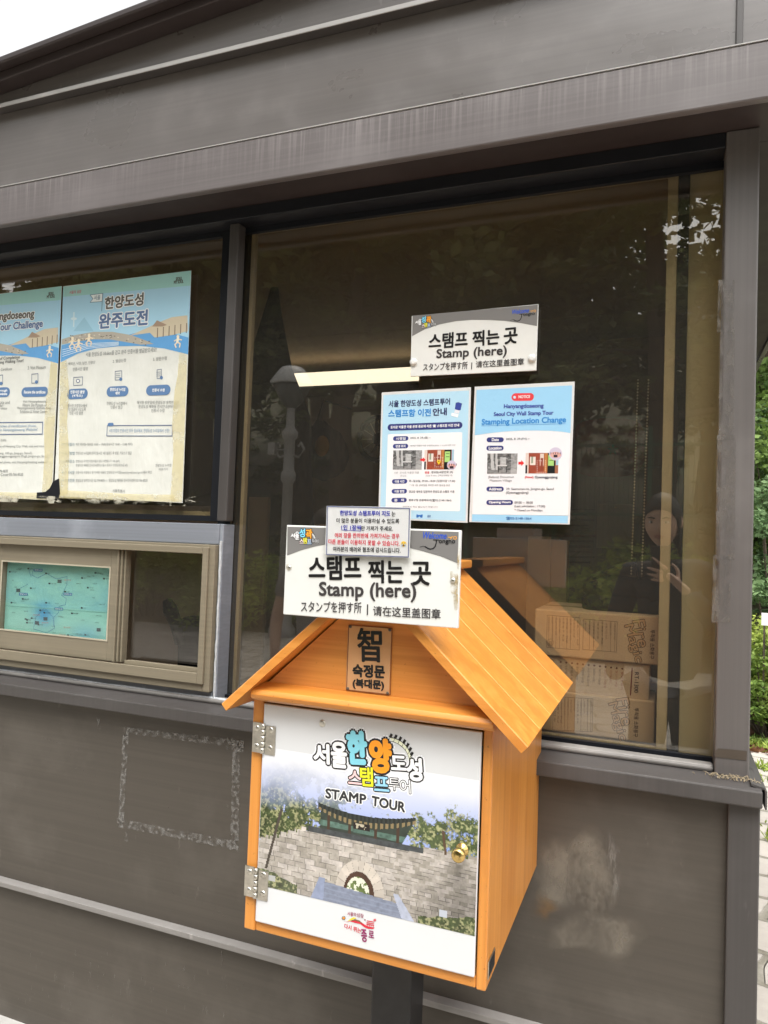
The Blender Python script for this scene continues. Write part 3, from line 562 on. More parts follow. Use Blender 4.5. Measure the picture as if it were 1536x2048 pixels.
K1, WT = s(30, 30, 33), s(250, 250, 250, .9)
def logo(txt, x0, y0, x1, y1, c, slope, b1, b2, halo=.0):
    h = y1 - y0; bl, br_ = (x0, y1 - slope * 0), (x1, y1 + slope * (x1 - x0))
    if halo: P.text('lettering', txt, bl, br_, h, s(242, 243, 246, .92), halo, 2)
    P.text('lettering', txt, bl, br_, h, K1, b2, 3); P.text('lettering', txt, bl, br_, h, c, b1, 5)
for a in (('서', 265, 338, 378, 480, WT, .08, .05, .14, .22), ('울', 402, 325, 512, 510, WT, .08, .045, .11, .17), ('한', 530, 248, 665, 480, s(130, 205, 222), .05, .06, .13, .18), ('양', 705, 308, 855, 545, s(240, 152, 30), .05, .06, .13, .18), ('도', 860, 430, 970, 530, WT, .06, .06, .17, .28), ('성', 985, 450, 1092, 612, WT, .06, .05, .12, .2), ('스', 528, 540, 628, 638, s(240, 200, 200), .1, .03, .13, .22), ('탬', 622, 515, 715, 655, s(225, 225, 40), .08, .03, .09, .14), ('프', 728, 588, 838, 692, s(150, 205, 235), .08, .04, .13, .22), ('투', 838, 598, 920, 690, WT, .08, .0, .07, .2), ('어', 925, 608, 1005, 712, WT, .08, .0, .06, .18)): logo(*a)
arc = [(820 + (1000 - 820) * math.sin(t_) * 1.02 + 0, 480 - (480 - 300) * math.cos(t_)) for t_ in np.linspace(.1, 1.45, 14)]
P.line('lettering', arc, 26, s(225, 228, 200), 2); P.line('lettering', [(x + 7, y - 14) for x, y in arc], 5, K1, 3); P.line('lettering', [(x - 5, y + 12) for x, y in arc], 3, K1, 3)
for i in range(0, 14, 2): x, y = arc[i]; P.line('lettering', [(x + 9, y - 18), (x + 19, y - 36)], 20, K1, 3); P.line('lettering', [(x - 4, y + 12), (x + 6, y - 12)], 3, K1, 4)
P.text('lettering', 'STAMP', (352, 750), (660, 800), 72, WT, .17, 2); P.text('lettering', 'STAMP', (352, 750), (660, 800), 72, s(48, 48, 50), .055, 4); P.text('lettering', 'TOUR', (706, 808), (958, 860), 72, WT, .17, 2); P.text('lettering', 'TOUR', (706, 808), (958, 860), 72, s(48, 48, 50), .055, 4)
P.view = (620, 1820, .1171875); MG = s(150, 30, 75); RD = s(205, 40, 60)
P.text('emblem', '서울의', (640, 90), (790, 112), 66, MG, .01, 3); P.text('emblem', '심장', (800, 112), (915, 140), 72, MG, .01, 3); P.text('emblem', '다시 뛰는', (585, 310), (868, 400), 84, RD, .02, 3); P.text('emblem', '종', (888, 535), (980, 545), 205, s(140, 40, 95), .03, 3); P.text('emblem', '로', (1005, 462), (1092, 480), 115, s(140, 40, 95), .04, 3)
P.poly('emblem', [(560, 175), (620, 200), (700, 185), (770, 160), (850, 185), (930, 245), (1010, 285), (1110, 300), (1080, 322), (1000, 320), (930, 295), (860, 240), (780, 220), (690, 195), (625, 205)], RD, 2); P.poly('emblem', [(640, 190), (700, 140), (745, 122), (800, 140), (760, 150), (700, 175)], s(225, 205, 60), 2); P.poly('emblem', [(690, 182), (770, 155), (850, 178), (905, 235), (850, 205), (770, 178)], s(120, 90, 60), 3)
for x, y, r_, cc in ((577, 135, 36, s(60, 45, 40)), (1108, 170, 26, s(200, 80, 90)), (940, 168, 16, s(150, 90, 100))):
    for k in range(6): P.disc('emblem', (x + r_ * .68 * math.cos(k * 1.047), y + r_ * .68 * math.sin(k * 1.047)), r_ * .3, r_ * .3, cc, 3, 8)
    P.disc('emblem', (x, y), r_ * .55, r_ * .55, s(235, 150, 60) if r_ > 30 else cc, 4, 10)
for a in ([(975, 182), (1090, 205)], [(968, 212), (1090, 235)], [(965, 238), (1092, 262)]): P.line('emblem', a, 13, RD, 3)
for x in (980, 1015, 1045, 1082): P.line('emblem', [(x, 240 + (x - 975) * .2), (x - 2, 275 + (x - 975) * .2)], 10, RD, 3)
P.done(door)
# name plate on the gable
VS2 = (540, 1000, .27344); PY = BY0 - .0045
a, c_ = at(*[540 + 572 * .27344, 1000 + 910 * .27344], PY), at(540 + 880 * .27344, 1000 + 1428 * .27344, PY)
npl = bb_('name_plate', plain('amber_plate', (.60, .33, .15), .12, .6), (a[0] - .0005, c_[0] - .002, PY, BY0 - .0028, c_[2], a[2]), bevel=.003)
P = Print(PY - .0002, VS2, m_gloss); P.frame('rim', [(577, 916), (893, 938), (880, 1424), (560, 1388)], 5, s(120, 70, 35), 1)
P.text('lettering', '智', (645, 1178), (818, 1185), 240, BK, .022, 3); P.text('lettering', '숙정문', (608, 1290), (838, 1303), 88, BK, .05, 3); P.text('lettering', '(북대문)', (608, 1378), (832, 1395), 72, BK, .05, 3)
P.done(npl)
for x, y in ((588, 926), (876, 950), (568, 1380), (860, 1415)): MB().lathe(at(540 + x * .27344, 1000 + y * .27344, PY - .0002), [(.0026, 0), (.0022, .001), (.0006, .0012)], 10, (0, -1, 0)).build('screw', plain('dark_screw', (.10, .08, .06), .35), npl)

# ================================================================== signs, notices, posters
def sheet_thing(name, label, cat, corners, Y, th, mat, bevel=.0008, group=None, slant=False):
    """corners: photo pixels TL, TR, BR, BL on the plane y = Y (front face)"""
    p = [at(*q, Y) for q in corners]; c = sum(p) / 4; th_ = thing(name, label, cat, (c[0], Y + th, min(q[2] for q in p)), group); m = MB()
    if not slant:
        x0, x1 = (p[0][0] + p[3][0]) / 2, (p[1][0] + p[2][0]) / 2; z0, z1 = (p[2][2] + p[3][2]) / 2, (p[0][2] + p[1][2]) / 2
        p = [np.array(q) for q in ((x0, Y, z1), (x1, Y, z1), (x1, Y, z0), (x0, Y, z0))]
    m.prism(p, (0, th, 0)); m.build('sheet', mat, th_, bevel); return th_
GY = s(128, 126, 124, .9)
def signprint(P, kind):
    big = kind == 'big'
    if big: gray = [(128, 196), (1380, 234), (1372, 462), (1250, 412), (1130, 377), (1030, 352), (900, 327), (750, 310), (600, 307), (450, 318), (340, 337), (230, 366), (126, 405)]
    else: gray = [(102, 208), (1114, 118), (1107, 292), (980, 268), (850, 250), (720, 242), (580, 241), (450, 252), (320, 278), (200, 318), (98, 374)]
    P.poly('band', gray, GY, 1)
    if big:
        P.text('lettering', '스탬프', (288, 580), (665, 580), 165, BK, .032, 4); P.text('lettering', '찍는', (722, 605), (975, 607), 160, BK, .032, 4); P.text('lettering', '곳', (1035, 620), (1175, 622), 165, BK, .032, 4)
        P.text('lettering', 'Stamp (here)', (362, 728), (1068, 745), 128, s(62, 58, 58), .03, 4)
        P.text('lettering', 'スタンプを押す所', (228, 818), (670, 828), 78, s(60, 56, 58), .012, 4); P.line('lettering', [(715, 765), (713, 838)], 9, s(60, 56, 58), 4); P.text('lettering', '请在这里盖图章', (755, 845), (1248, 872), 72, s(60, 56, 58), .012, 4)
        v1, v2, sh1, sh2 = (560, 1040, .078125), (830, 1050, .0651), 0, 0
    else:
        P.text('lettering', '스탬프', (234, 475), (543, 455), 118, BK, .032, 4); P.text('lettering', '찍는', (588, 455), (800, 437), 120, BK, .032, 4); P.text('lettering', '곳', (842, 438), (948, 428), 125, BK, .032, 4)
        P.text('lettering', 'Stamp (here)', (295, 572), (860, 545), 92, s(62, 58, 58), .03, 4)
        P.text('lettering', 'スタンプを押す所', (187, 655), (545, 640), 60, s(60, 56, 58), .012, 4); P.line('lettering', [(581, 588), (579, 640)], 7, s(60, 56, 58), 4); P.text('lettering', '请在这里盖图章', (613, 630), (1002, 606), 55, s(60, 56, 58), .012, 4)
        v1, v2, sh1, sh2 = (814.2, 619.5, .0583), (1013.3, 606.8, .0457), -.12, -.13
    base = P.w
    def view(v, sh, xr): P.view = v; P.w = (lambda p: at(v[0] + p[0] * v[2], v[1] + (p[1] + sh * (p[0] - xr)) * v[2], P.Y))
    view(v1, sh1, 620)
    def lg(txt, x0, y0, x1, y1, c, b1, b2): 
        P.text('emblem', txt, (x0, y1), (x1, y1), y1 - y0, K1, b2, 3); P.text('emblem', txt, (x0, y1), (x1, y1), y1 - y0, c, b1, 5)
    for a in (('서', 280, 345, 385, 450, WT, .06, .14), ('울', 395, 300, 490, 500, WT, .03, .09), ('성', 500, 225, 640, 435, s(130, 210, 240), .04, .11), ('곽', 665, 240, 825, 475, s(240, 165, 60), .035, .10), ('스', 505, 490, 610, 595, s(245, 225, 225), .04, .2), ('탬', 600, 455, 692, 600, s(225, 220, 80), .03, .13), ('프', 700, 500, 810, 615, s(190, 210, 235), .03, .18), ('투', 820, 480, 890, 590, s(215, 215, 218), .0, .1), ('어', 895, 490, 985, 600, s(235, 235, 235), .0, .1)): lg(*a)
    P.line('emblem', [(825, 355), (865, 400), (890, 465)], 34, s(205, 205, 205), 2); P.line('emblem', [(845, 320), (885, 370), (905, 430)], 9, K1, 3)
    view(v2, sh2, 750); BL_ = s(52, 85, 185); OR = s(225, 160, 70)
    P.text('welcome', 'Welcome', (215, 410), (955, 430), 0, BL_, .03, 3, rot=(255, 215)); P.line('welcome', [(1030, 375), (1100, 382), (1160, 360)], 24, OR, 3); P.line('welcome', [(1130, 375), (1095, 435)], 20, OR, 3)
    P.line('welcome', [(1232 + 44 * math.cos(t_), 395 + 44 * math.sin(t_)) for t_ in np.linspace(0, 6.3, 14)], 20, OR, 3)
    P.line('welcome', [(565, 458), (740, 462)], 24, K1, 3); P.line('welcome', [(660, 460), (655, 560), (620, 660), (560, 725), (470, 742), (390, 715), (310, 660)], 34, K1, 3); P.line('welcome', [(320, 668), (250, 650), (150, 680)], 14, K1, 3)
    P.text('welcome', 'ongno', (735, 600), (1235, 605), 135, K1, .035, 4)
    P.w = base
sg = sheet_thing('stamp_sign', 'white stamp sign with rusty screw holes fixed to the peak of the orange box', 'sign', [(573, 1050), (921, 1060.5), (916, 1257), (566.5, 1229)], -.577, .008, m_white, .0012)
P = Print(-.5772, VS2, inkmat('sign_ink', .35, .4)); signprint(P, 'big'); P.done(sg)
for i, (x, y) in enumerate(((140, 495), (1338, 590))):
    p = at(540 + x * .27344, 1000 + y * .27344, -.577); MB().lathe(p, [(.0042, 0), (.0038, .001), (.001, .0015)], 12, (0, -1, 0)).build('screw', m_steel, sg)
y = -.5779; m_rm = film('rust_mark', (.42, .30, .12), .45, .68, 55, (1, 1, .6), .75)
for q in (((1318, 520), (1378, 520), (1372, 700), (1322, 680)), ((1372, 350), (1392, 350), (1376, 620), (1366, 620)), ((118, 470), (158, 470), (150, 530), (112, 530)), ((1340, 700), (1376, 690), (1372, 900), (1352, 850))):
    y -= .0001; MB().add([at(540 + a_ * .27344, 1000 + b_ * .27344, y) for a_, b_ in q], [(0, 1, 2, 3)]).build('rust_mark', m_rm, sg)
s1 = sheet_thing('stamp_sign', 'clean white stamp sign stuck high on the tinted glass above the blue notices', 'sign', [(823.5, 632), (1077, 608), (1072.5, 741), (820.5, 753)], -.0125, .004, m_white, .0008, slant=True)
P = Print(-.0127, (800, 580, .2474), inkmat('sign_ink', .35, .4)); signprint(P, 'small'); P.done(s1)
for x, y in ((110, 583), (1068, 553)):
    p = at(800 + x * .2474, 580 + y * .2474, -.013); MB().lathe(p, [(.009, 0), (.0085, .003), (.004, .0045)], 16, (0, -1, 0)).build('suction_pad', plain('clear_pad', (.70, .70, .68), .2), s1)
# ---- small pleading notice
m_lam = glassmat('laminate', (1., 1., 1.), .55, (1, 1, 1), 0.)
def laminate(parent, corners, Y, grow=.004):
    p = [at(*q, Y) for q in corners]; c = sum(p) / 4; m = MB(); q = [np.array([a[0] + np.sign(a[0] - c[0]) * grow, Y, a[2] + np.sign(a[2] - c[2]) * grow]) for a in p]; m.prism(q, (0, .0003, 0)); m.build('laminate', m_lam, parent)
sn = sheet_thing('notice', 'small white laminated notice with blue, black and red lines overlapping the sign on the box', 'notice', [(652, 1011), (822.5, 1015.5), (818.5, 1116), (651, 1108)], -.5835, .001, m_paper, .0003)
laminate(sn, [(652, 1011), (822.5, 1015.5), (818.5, 1116), (651, 1108)], -.5850, .003)
P = Print(-.5837, VS2); BL2 = s(60, 65, 170); RD2 = s(215, 55, 75)
P.frame('border', [(421, 47), (1021, 62), (1012, 417), (414, 398)], 7, s(110, 115, 145), 2)
tx = lambda t_, x0, y0, x1, y1, h, c, b=.02: P.text('lettering', t_, (x0, y0), (x1, y1), h, c, b, 4)
tx('한양도성 스탬프투어 지도', 513, 112, 880, 118, 36, BL2, .035); tx('는', 890, 119, 918, 119, 34, BK)
tx('더 많은 분들이 이용하실 수 있도록', 487, 167, 945, 173, 34, BK); tx('1인 1장씩', 523, 218, 665, 222, 36, BL2, .035); P.line('lettering', [(523, 219), (665, 227)], 3, BL2, 3); tx('만 가져가 주세요.', 668, 224, 900, 227, 34, BK)
tx('여러 장을 한꺼번에 가져가시는 경우', 475, 276, 947, 284, 36, RD2); tx('다른 분들이 이용하지 못할 수 있습니다.', 428, 322, 948, 338, 36, RD2); tx('여러분의 배려와 협조에 감사드립니다.', 462, 376, 955, 388, 36, BK)
P.disc('face', (978, 321), 20, 20, s(240, 200, 70), 3); P.disc('face', (978, 331), 9, 6, s(90, 50, 40), 4, 10); P.line('face', [(966, 314), (974, 316)], 3, BK, 4); P.line('face', [(982, 316), (990, 314)], 3, BK, 4); P.line('face', [(967, 320), (966, 338)], 5, s(120, 180, 235), 4); P.line('face', [(989, 320), (990, 338)], 5, s(120, 180, 235), 4)
P.done(sn)
# ---- the two blue notices on the glass
def grayscene(U, V):
    n = vnoise(U, V, 14, 11, 4); n2 = vnoise(U, V, 5, 12, 3); g = .12 + .75 * n * (.5 + n2); g = np.where((np.abs(U - .15 - .05 * V) < .05) | (np.abs(U - .30 - .03 * V) < .035), .85, g) ; g = np.where(V > .8, .45 + .3 * n, g); g = np.where((U > .8), g * .5 + .45, g)
    r_ = (np.abs(U - .53) < .10) & (np.abs(V - .40) < .20); g = np.where(r_, .72 + .2 * n, g); g = np.where((np.abs(V - .58) < .03) & (np.abs(U - .5) < .17), .92, g); g = np.where((V > .61) & (V < .95) & ((np.abs(U - .39) < .012) | (np.abs(U - .66) < .012)), .08, g)
    return lin(np.clip(np.stack([g * 235] * 3, -1), 0, 245)) * .9
def redscene(U, V):
    n = vnoise(U, V, 18, 21, 3)[..., None]; c = np.broadcast_to(lin([158, 74, 52]), U.shape + (3,)) * (.75 + .5 * n)
    def put(mk, colr): nonlocal c; c = np.where(mk[..., None], lin(colr), c)
    put(U < .09, [232, 215, 205]); put((U < .05) & (V > .6), [40, 40, 44]); put((U > .13) & (U < .30) & (V > .18) & (V < .58), [236, 226, 218]); put((U > .18) & (U < .24) & (V > .2) & (V < .5), [150, 165, 140]); put((U > .44) & (U < .56) & (V > .04) & (V < .62), [228, 210, 200]); put((np.abs(U - .5) < .03) & (V > .25), [150, 70, 50])
    put((U > .58) & (U < .68), [196, 128, 66]); put((U > .67) & (U < .90), [20, 22, 24]); put((U > .70) & (U < .87) & (V > .10) & (V < .62), [176, 222, 130]); put((U > .73) & (U < .84) & (V > .2) & (V < .23), [60, 90, 50]); put((U > .73) & (U < .84) & (V > .33) & (V < .36), [60, 90, 50]); put(U > .92, [170, 205, 225]); put((U > .90) & (V > .6), [170, 110, 80]); put((U > .28) & (U < .66) & (V > .9), [178, 96, 66])
    return c * .9
def notice_common(P, q1, q2, ar, spot, dot, pin=None):
    P.picture('picture', q1, grayscene, 48, 32, 3); P.picture('picture', q2, redscene, 52, 32, 3)
    x, y, w_, h_ = ar; P.poly('arrow', [(x, y - h_ * .22), (x + w_ * .5, y - h_ * .25), (x + w_ * .5, y - h_ * .55), (x + w_, y), (x + w_ * .5, y + h_ * .5), (x + w_ * .5, y + h_ * .22), (x, y + h_ * .25)], s(225, 45, 50), 4)
    P.disc('round_picture', spot[:2], spot[2], spot[2], s(205, 195, 215), 5); P.disc('round_picture', (spot[0], spot[1] + spot[2] * .15), spot[2] * .85, spot[2] * .45, s(222, 170, 160), 6); P.poly('round_picture', [(spot[0] - 25, spot[1] + 12), (spot[0] + 25, spot[1] + 12), (spot[0] + 25, spot[1] + 45), (spot[0] - 25, spot[1] + 45)], s(60, 45, 55), 7)
    for k in range(-2, 3): P.line('round_picture', [(spot[0] + k * 30, spot[1] - 18), (spot[0] + k * 30, spot[1] + 4)], 9, s(90, 75, 90), 7)
    x0, y0, x1, y1 = dot
    for k in range(7): P.disc('dots', (x0, y0 + (y1 - y0) * k / 6), 5, 5, WT, 5, 6); P.disc('dots', (x1, y0 + (y1 - y0) * k / 6), 5, 5, WT, 5, 6); 
    for k in range(1, 4): P.disc('dots', (x0 + (x1 - x0) * k / 4, y0), 5, 5, WT, 5, 6); P.disc('dots', (x0 + (x1 - x0) * k / 4, y1), 5, 5, WT, 5, 6)
    if pin: P.disc('dots', pin, 24, 22, s(240, 200, 50), 6, 12); P.poly('dots', [(pin[0] - 20, pin[1] + 10), (pin[0] + 20, pin[1] + 10), (pin[0], pin[1] + 42)], s(240, 200, 50), 5); P.disc('dots', pin, 8, 8, s(60, 50, 40), 7, 8)
C1 = [(763.5, 785), (942, 774.5), (935, 1045.5), (756.5, 1038)]
n1 = sheet_thing('notice', 'pale blue laminated notice with a navy banner and stamp drawing, left of its pair', 'notice', C1, -.0115, .0006, m_paper, 0, 'notices about the moved stamp box', True); laminate(n1, C1, -.0140, .0042)
P = Print(-.0117, (740, 740, .15625)); LB = s(184, 222, 242, .95); SK = s(60, 140, 210)
P.poly('ground_colour', [(172, 322), (1268, 262), (1222, 1935), (128, 1890)], LB, 1); P.pill('panel', (214, 1308), (1168, 1294), 992, s(246, 246, 248, .92), 2, .04) if False else P.poly('panel', [(228, 835), (240, 822), (1170, 796), (1182, 808), (1152, 1795), (1138, 1808), (212, 1790), (200, 1776)], s(246, 246, 248, .92), 2)
t1 = lambda t_, x0, y0, x1, y1, h, c, b=.02, pt='lettering': P.text(pt, t_, (x0, y0), (x1, y1), h, c, b, 4)
t1('서울 한양도성 스탬프투어', 240, 478, 1022, 446, 82, s(45, 48, 95), .03); t1('스탬프함 이전', 236, 604, 776, 590, 92, SK, .04); t1('안내', 806, 586, 980, 578, 92, s(45, 48, 95), .04)
P.pill('badge', (226, 736), (1184, 706), 84, NV, 3); t1("돈의문 박물관 마을 운영 종료에 따른 '義' 스탬프함 이전 안내", 265, 752, 1140, 724, 36, WT, .03)
P.poly('stamp_drawing', [(1098, 420), (1130, 412), (1178, 430), (1160, 515), (1120, 518), (1086, 500)], s(55, 70, 150), 3); P.poly('stamp_drawing', [(1088, 505), (1150, 520), (1140, 560), (1075, 548)], s(225, 228, 235), 3); P.poly('stamp_drawing', [(1045, 548), (1136, 566), (1125, 608), (1040, 585)], s(245, 246, 248), 4)
for yc, tt in ((879, '시행일'), (977, '변경 위치'), (1428, '이용 시간'), (1554, '이용 방법'), (1667, '문   의')):
    xs_ = 296 - (yc - 879) * .027; P.pill('badge', (xs_, yc), (xs_ + 196, yc - 4), 58, s(58, 66, 130), 3); t1(tt, xs_ + 38, yc + 18, xs_ + 160, yc + 14, 34, WT, .03)
DG = s(95, 98, 105)
t1('2025. 8. 29.(금) ~', 515, 888, 778, 884, 32, DG); t1('*돈의문 박물관 마을 운영종료(2025. 7. 31.)에 따른 이전', 508, 984, 1092, 976, 24, DG, .0)
notice_common(P, [(298, 1030), (668, 1026), (662, 1276), (292, 1276)], [(700, 1024), (1078, 1018), (1070, 1274), (692, 1274)], (645, 1150, 68, 60), (1046, 1218, 60), (832, 1118, 932, 1240), (882, 1172))
t1('기존 : 돈의문 박물관 마을', 306, 1332, 628, 1328, 30, s(140, 140, 145), .0); t1('안내소', 388, 1370, 470, 1370, 28, s(140, 140, 145), .0); t1('변경', 704, 1328, 756, 1328, 30, s(215, 50, 60), .04); t1(': 경교장(새문안로 29)', 768, 1330, 1062, 1326, 34, s(70, 70, 78)); t1('(도보 약 50m, 강북삼성병원 내)', 714, 1368, 1054, 1364, 26, DG, .0)
t1('화~일요일, 09:00~18:00 (입장마감 17:30)', 500, 1440, 1090, 1440, 34, DG); t1('* 1월 1일, 공휴일을 제외한 매주 월요일 휴관', 508, 1488, 1026, 1490, 26, DG, .0); t1('경교장 내부로 입장하여 한양도성 스탬프 이용', 498, 1574, 1082, 1574, 32, DG); t1('종로구청 관광체육과(☎02-2148-1864)', 497, 1684, 1042, 1688, 34, DG); t1('여러분의 착오 없으시기 바랍니다.', 420, 1764, 872, 1766, 24, DG, .0)
P.poly('emblem', [(596, 1850), (612, 1850), (618, 1856), (650, 1856), (656, 1850), (676, 1850), (672, 1890), (648, 1890), (640, 1876), (626, 1876), (618, 1890), (594, 1888)], s(50, 110, 190), 3); t1('종로', 735, 1888, 778, 1888, 30, s(60, 100, 170), .03, 'emblem')
P.done(n1)
C2 = [(949.5, 773.5), (1149.5, 763), (1139.5, 1049), (938.5, 1044)]
n2 = sheet_thing('notice', 'white and sky blue laminated notice with a red pill heading, right of its pair', 'notice', C2, -.0115, .0006, m_paper, 0, 'notices about the moved stamp box', True); laminate(n2, C2, -.0140, .0042)
P = Print(-.0117, (930, 740, .15625)); SB = s(160, 212, 244, .95)
P.poly('ground_colour', [(148, 255), (1372, 197), (1350, 808), (1240, 790), (1100, 778), (900, 774), (700, 776), (500, 788), (300, 810), (126, 836)], SB, 1); P.poly('panel', [(126, 838), (300, 812), (500, 790), (700, 778), (900, 776), (1100, 780), (1240, 792), (1350, 810), (1318, 1862), (92, 1846)], s(240, 242, 246, .92), 1); P.poly('ground_colour', [(92, 1848), (1318, 1866), (1314, 1962), (88, 1938)], SB, 1)
P.pill('badge', (596, 348), (882, 344), 98, s(226, 66, 72), 2); P.disc('badge', (635, 350), 18, 18, s(210, 225, 240), 3); t1('NOTICE', 686, 362, 832, 358, 36, WT, .03)
t1('Hanyangdoseong', 498, 506, 1004, 496, 66, s(62, 72, 160), .035); t1('Seoul City Wall Stamp Tour', 370, 606, 1130, 586, 64, s(62, 72, 160), .035); t1('Stamping Location Change', 216, 722, 1290, 692, 92, SK, .035); P.line('lettering', [(212, 716), (1288, 688)], 4, SK, 3)
for yc, tt, x0, x1, a_ in ((893, 'Date', 278, 496, 345), (1000, 'Location', 275, 494, 306), (1524, 'Address', 275, 496, 308), (1696, 'Opening Hours', 274, 614, 306)):
    P.pill('badge', (x0, yc), (x1, yc), 62, s(52, 58, 120), 3); t1(tt, a_, yc + 18, x1 - (28 if x1 < 600 else 30) - (36 if tt == 'Date' else 0), yc + 16, 36, WT, .045)
t1('2025. 8. 29.(Fri) ~', 526, 904, 826, 898, 32, DG)
notice_common(P, [(288, 1070), (674, 1068), (664, 1328), (282, 1328)], [(778, 1062), (1200, 1062), (1190, 1324), (772, 1324)], (684, 1192, 74, 70), (1160, 1074, 84), (924, 1162, 1030, 1310))
t1('(Before) Donuimun', 296, 1392, 626, 1390, 36, s(140, 140, 145)); t1('Museum Village', 318, 1436, 598, 1436, 34, s(140, 140, 145)); t1('(Now)', 768, 1392, 874, 1392, 34, s(220, 60, 70), .05); t1('Gyeonggyojang', 895, 1396, 1184, 1396, 40, s(70, 72, 88), .03)
t1('29, Saemunan-ro, Jongno-gu, Seoul', 528, 1544, 1136, 1544, 36, DG); t1('(Gyeonggyojang)', 526, 1592, 812, 1592, 38, DG); t1('09:00 ~ 18:00', 635, 1712, 868, 1712, 30, DG); t1('(Last admission : 17:30)', 634, 1764, 1026, 1766, 36, DG); t1('* Closed on Mondays', 634, 1816, 992, 1818, 36, DG); t1('☎02-2148-1864', 526, 1918, 850, 1922, 40, s(70, 120, 175), .04)
P.done(n2)
# ---- the two tour posters
t = NT('poster_paper'); t.base(t.mix(t.ramp(t.noise(14), [(.3, 0.), (.7, 1.)]), (.64, .65, .60), (.71, .72, .67))).set(Roughness=.36); t.bump(t.math('ADD', t.noise(9, (1, 1, .45), 4, .6), t.math('MULTIPLY', t.noise(38, (1, 1, .3), 3), .2)), .55, .012); m_post_paper = t.m
PC = [(127, 572.5), (382.5, 541), (365, 1006), (108, 992)]
VPV = (0, 500, .3125)
m_tape = film('yellow_tape', (.74, .65, .36), .18, .55, 14, (1, 1, 1), .50, .35); m_tear = film('tape_shreds', (.60, .57, .46), .48, .62, 42, (.45, 1, 1), .75)
t = NT('poster_print'); a_ = t.n('Attribute'); a_.attribute_name = 'Col'; t.base(t.mix(.12, a_.outputs['Color'], (.74, .76, .62))).set(Roughness=.34, Specular_IOR_Level=.45); t.bump(t.math('ADD', t.noise(9, (1, 1, .45), 4, .6), t.math('MULTIPLY', t.noise(38, (1, 1, .3), 3), .2)), .55, .012); m_pink = t.m
PSH = -.4382
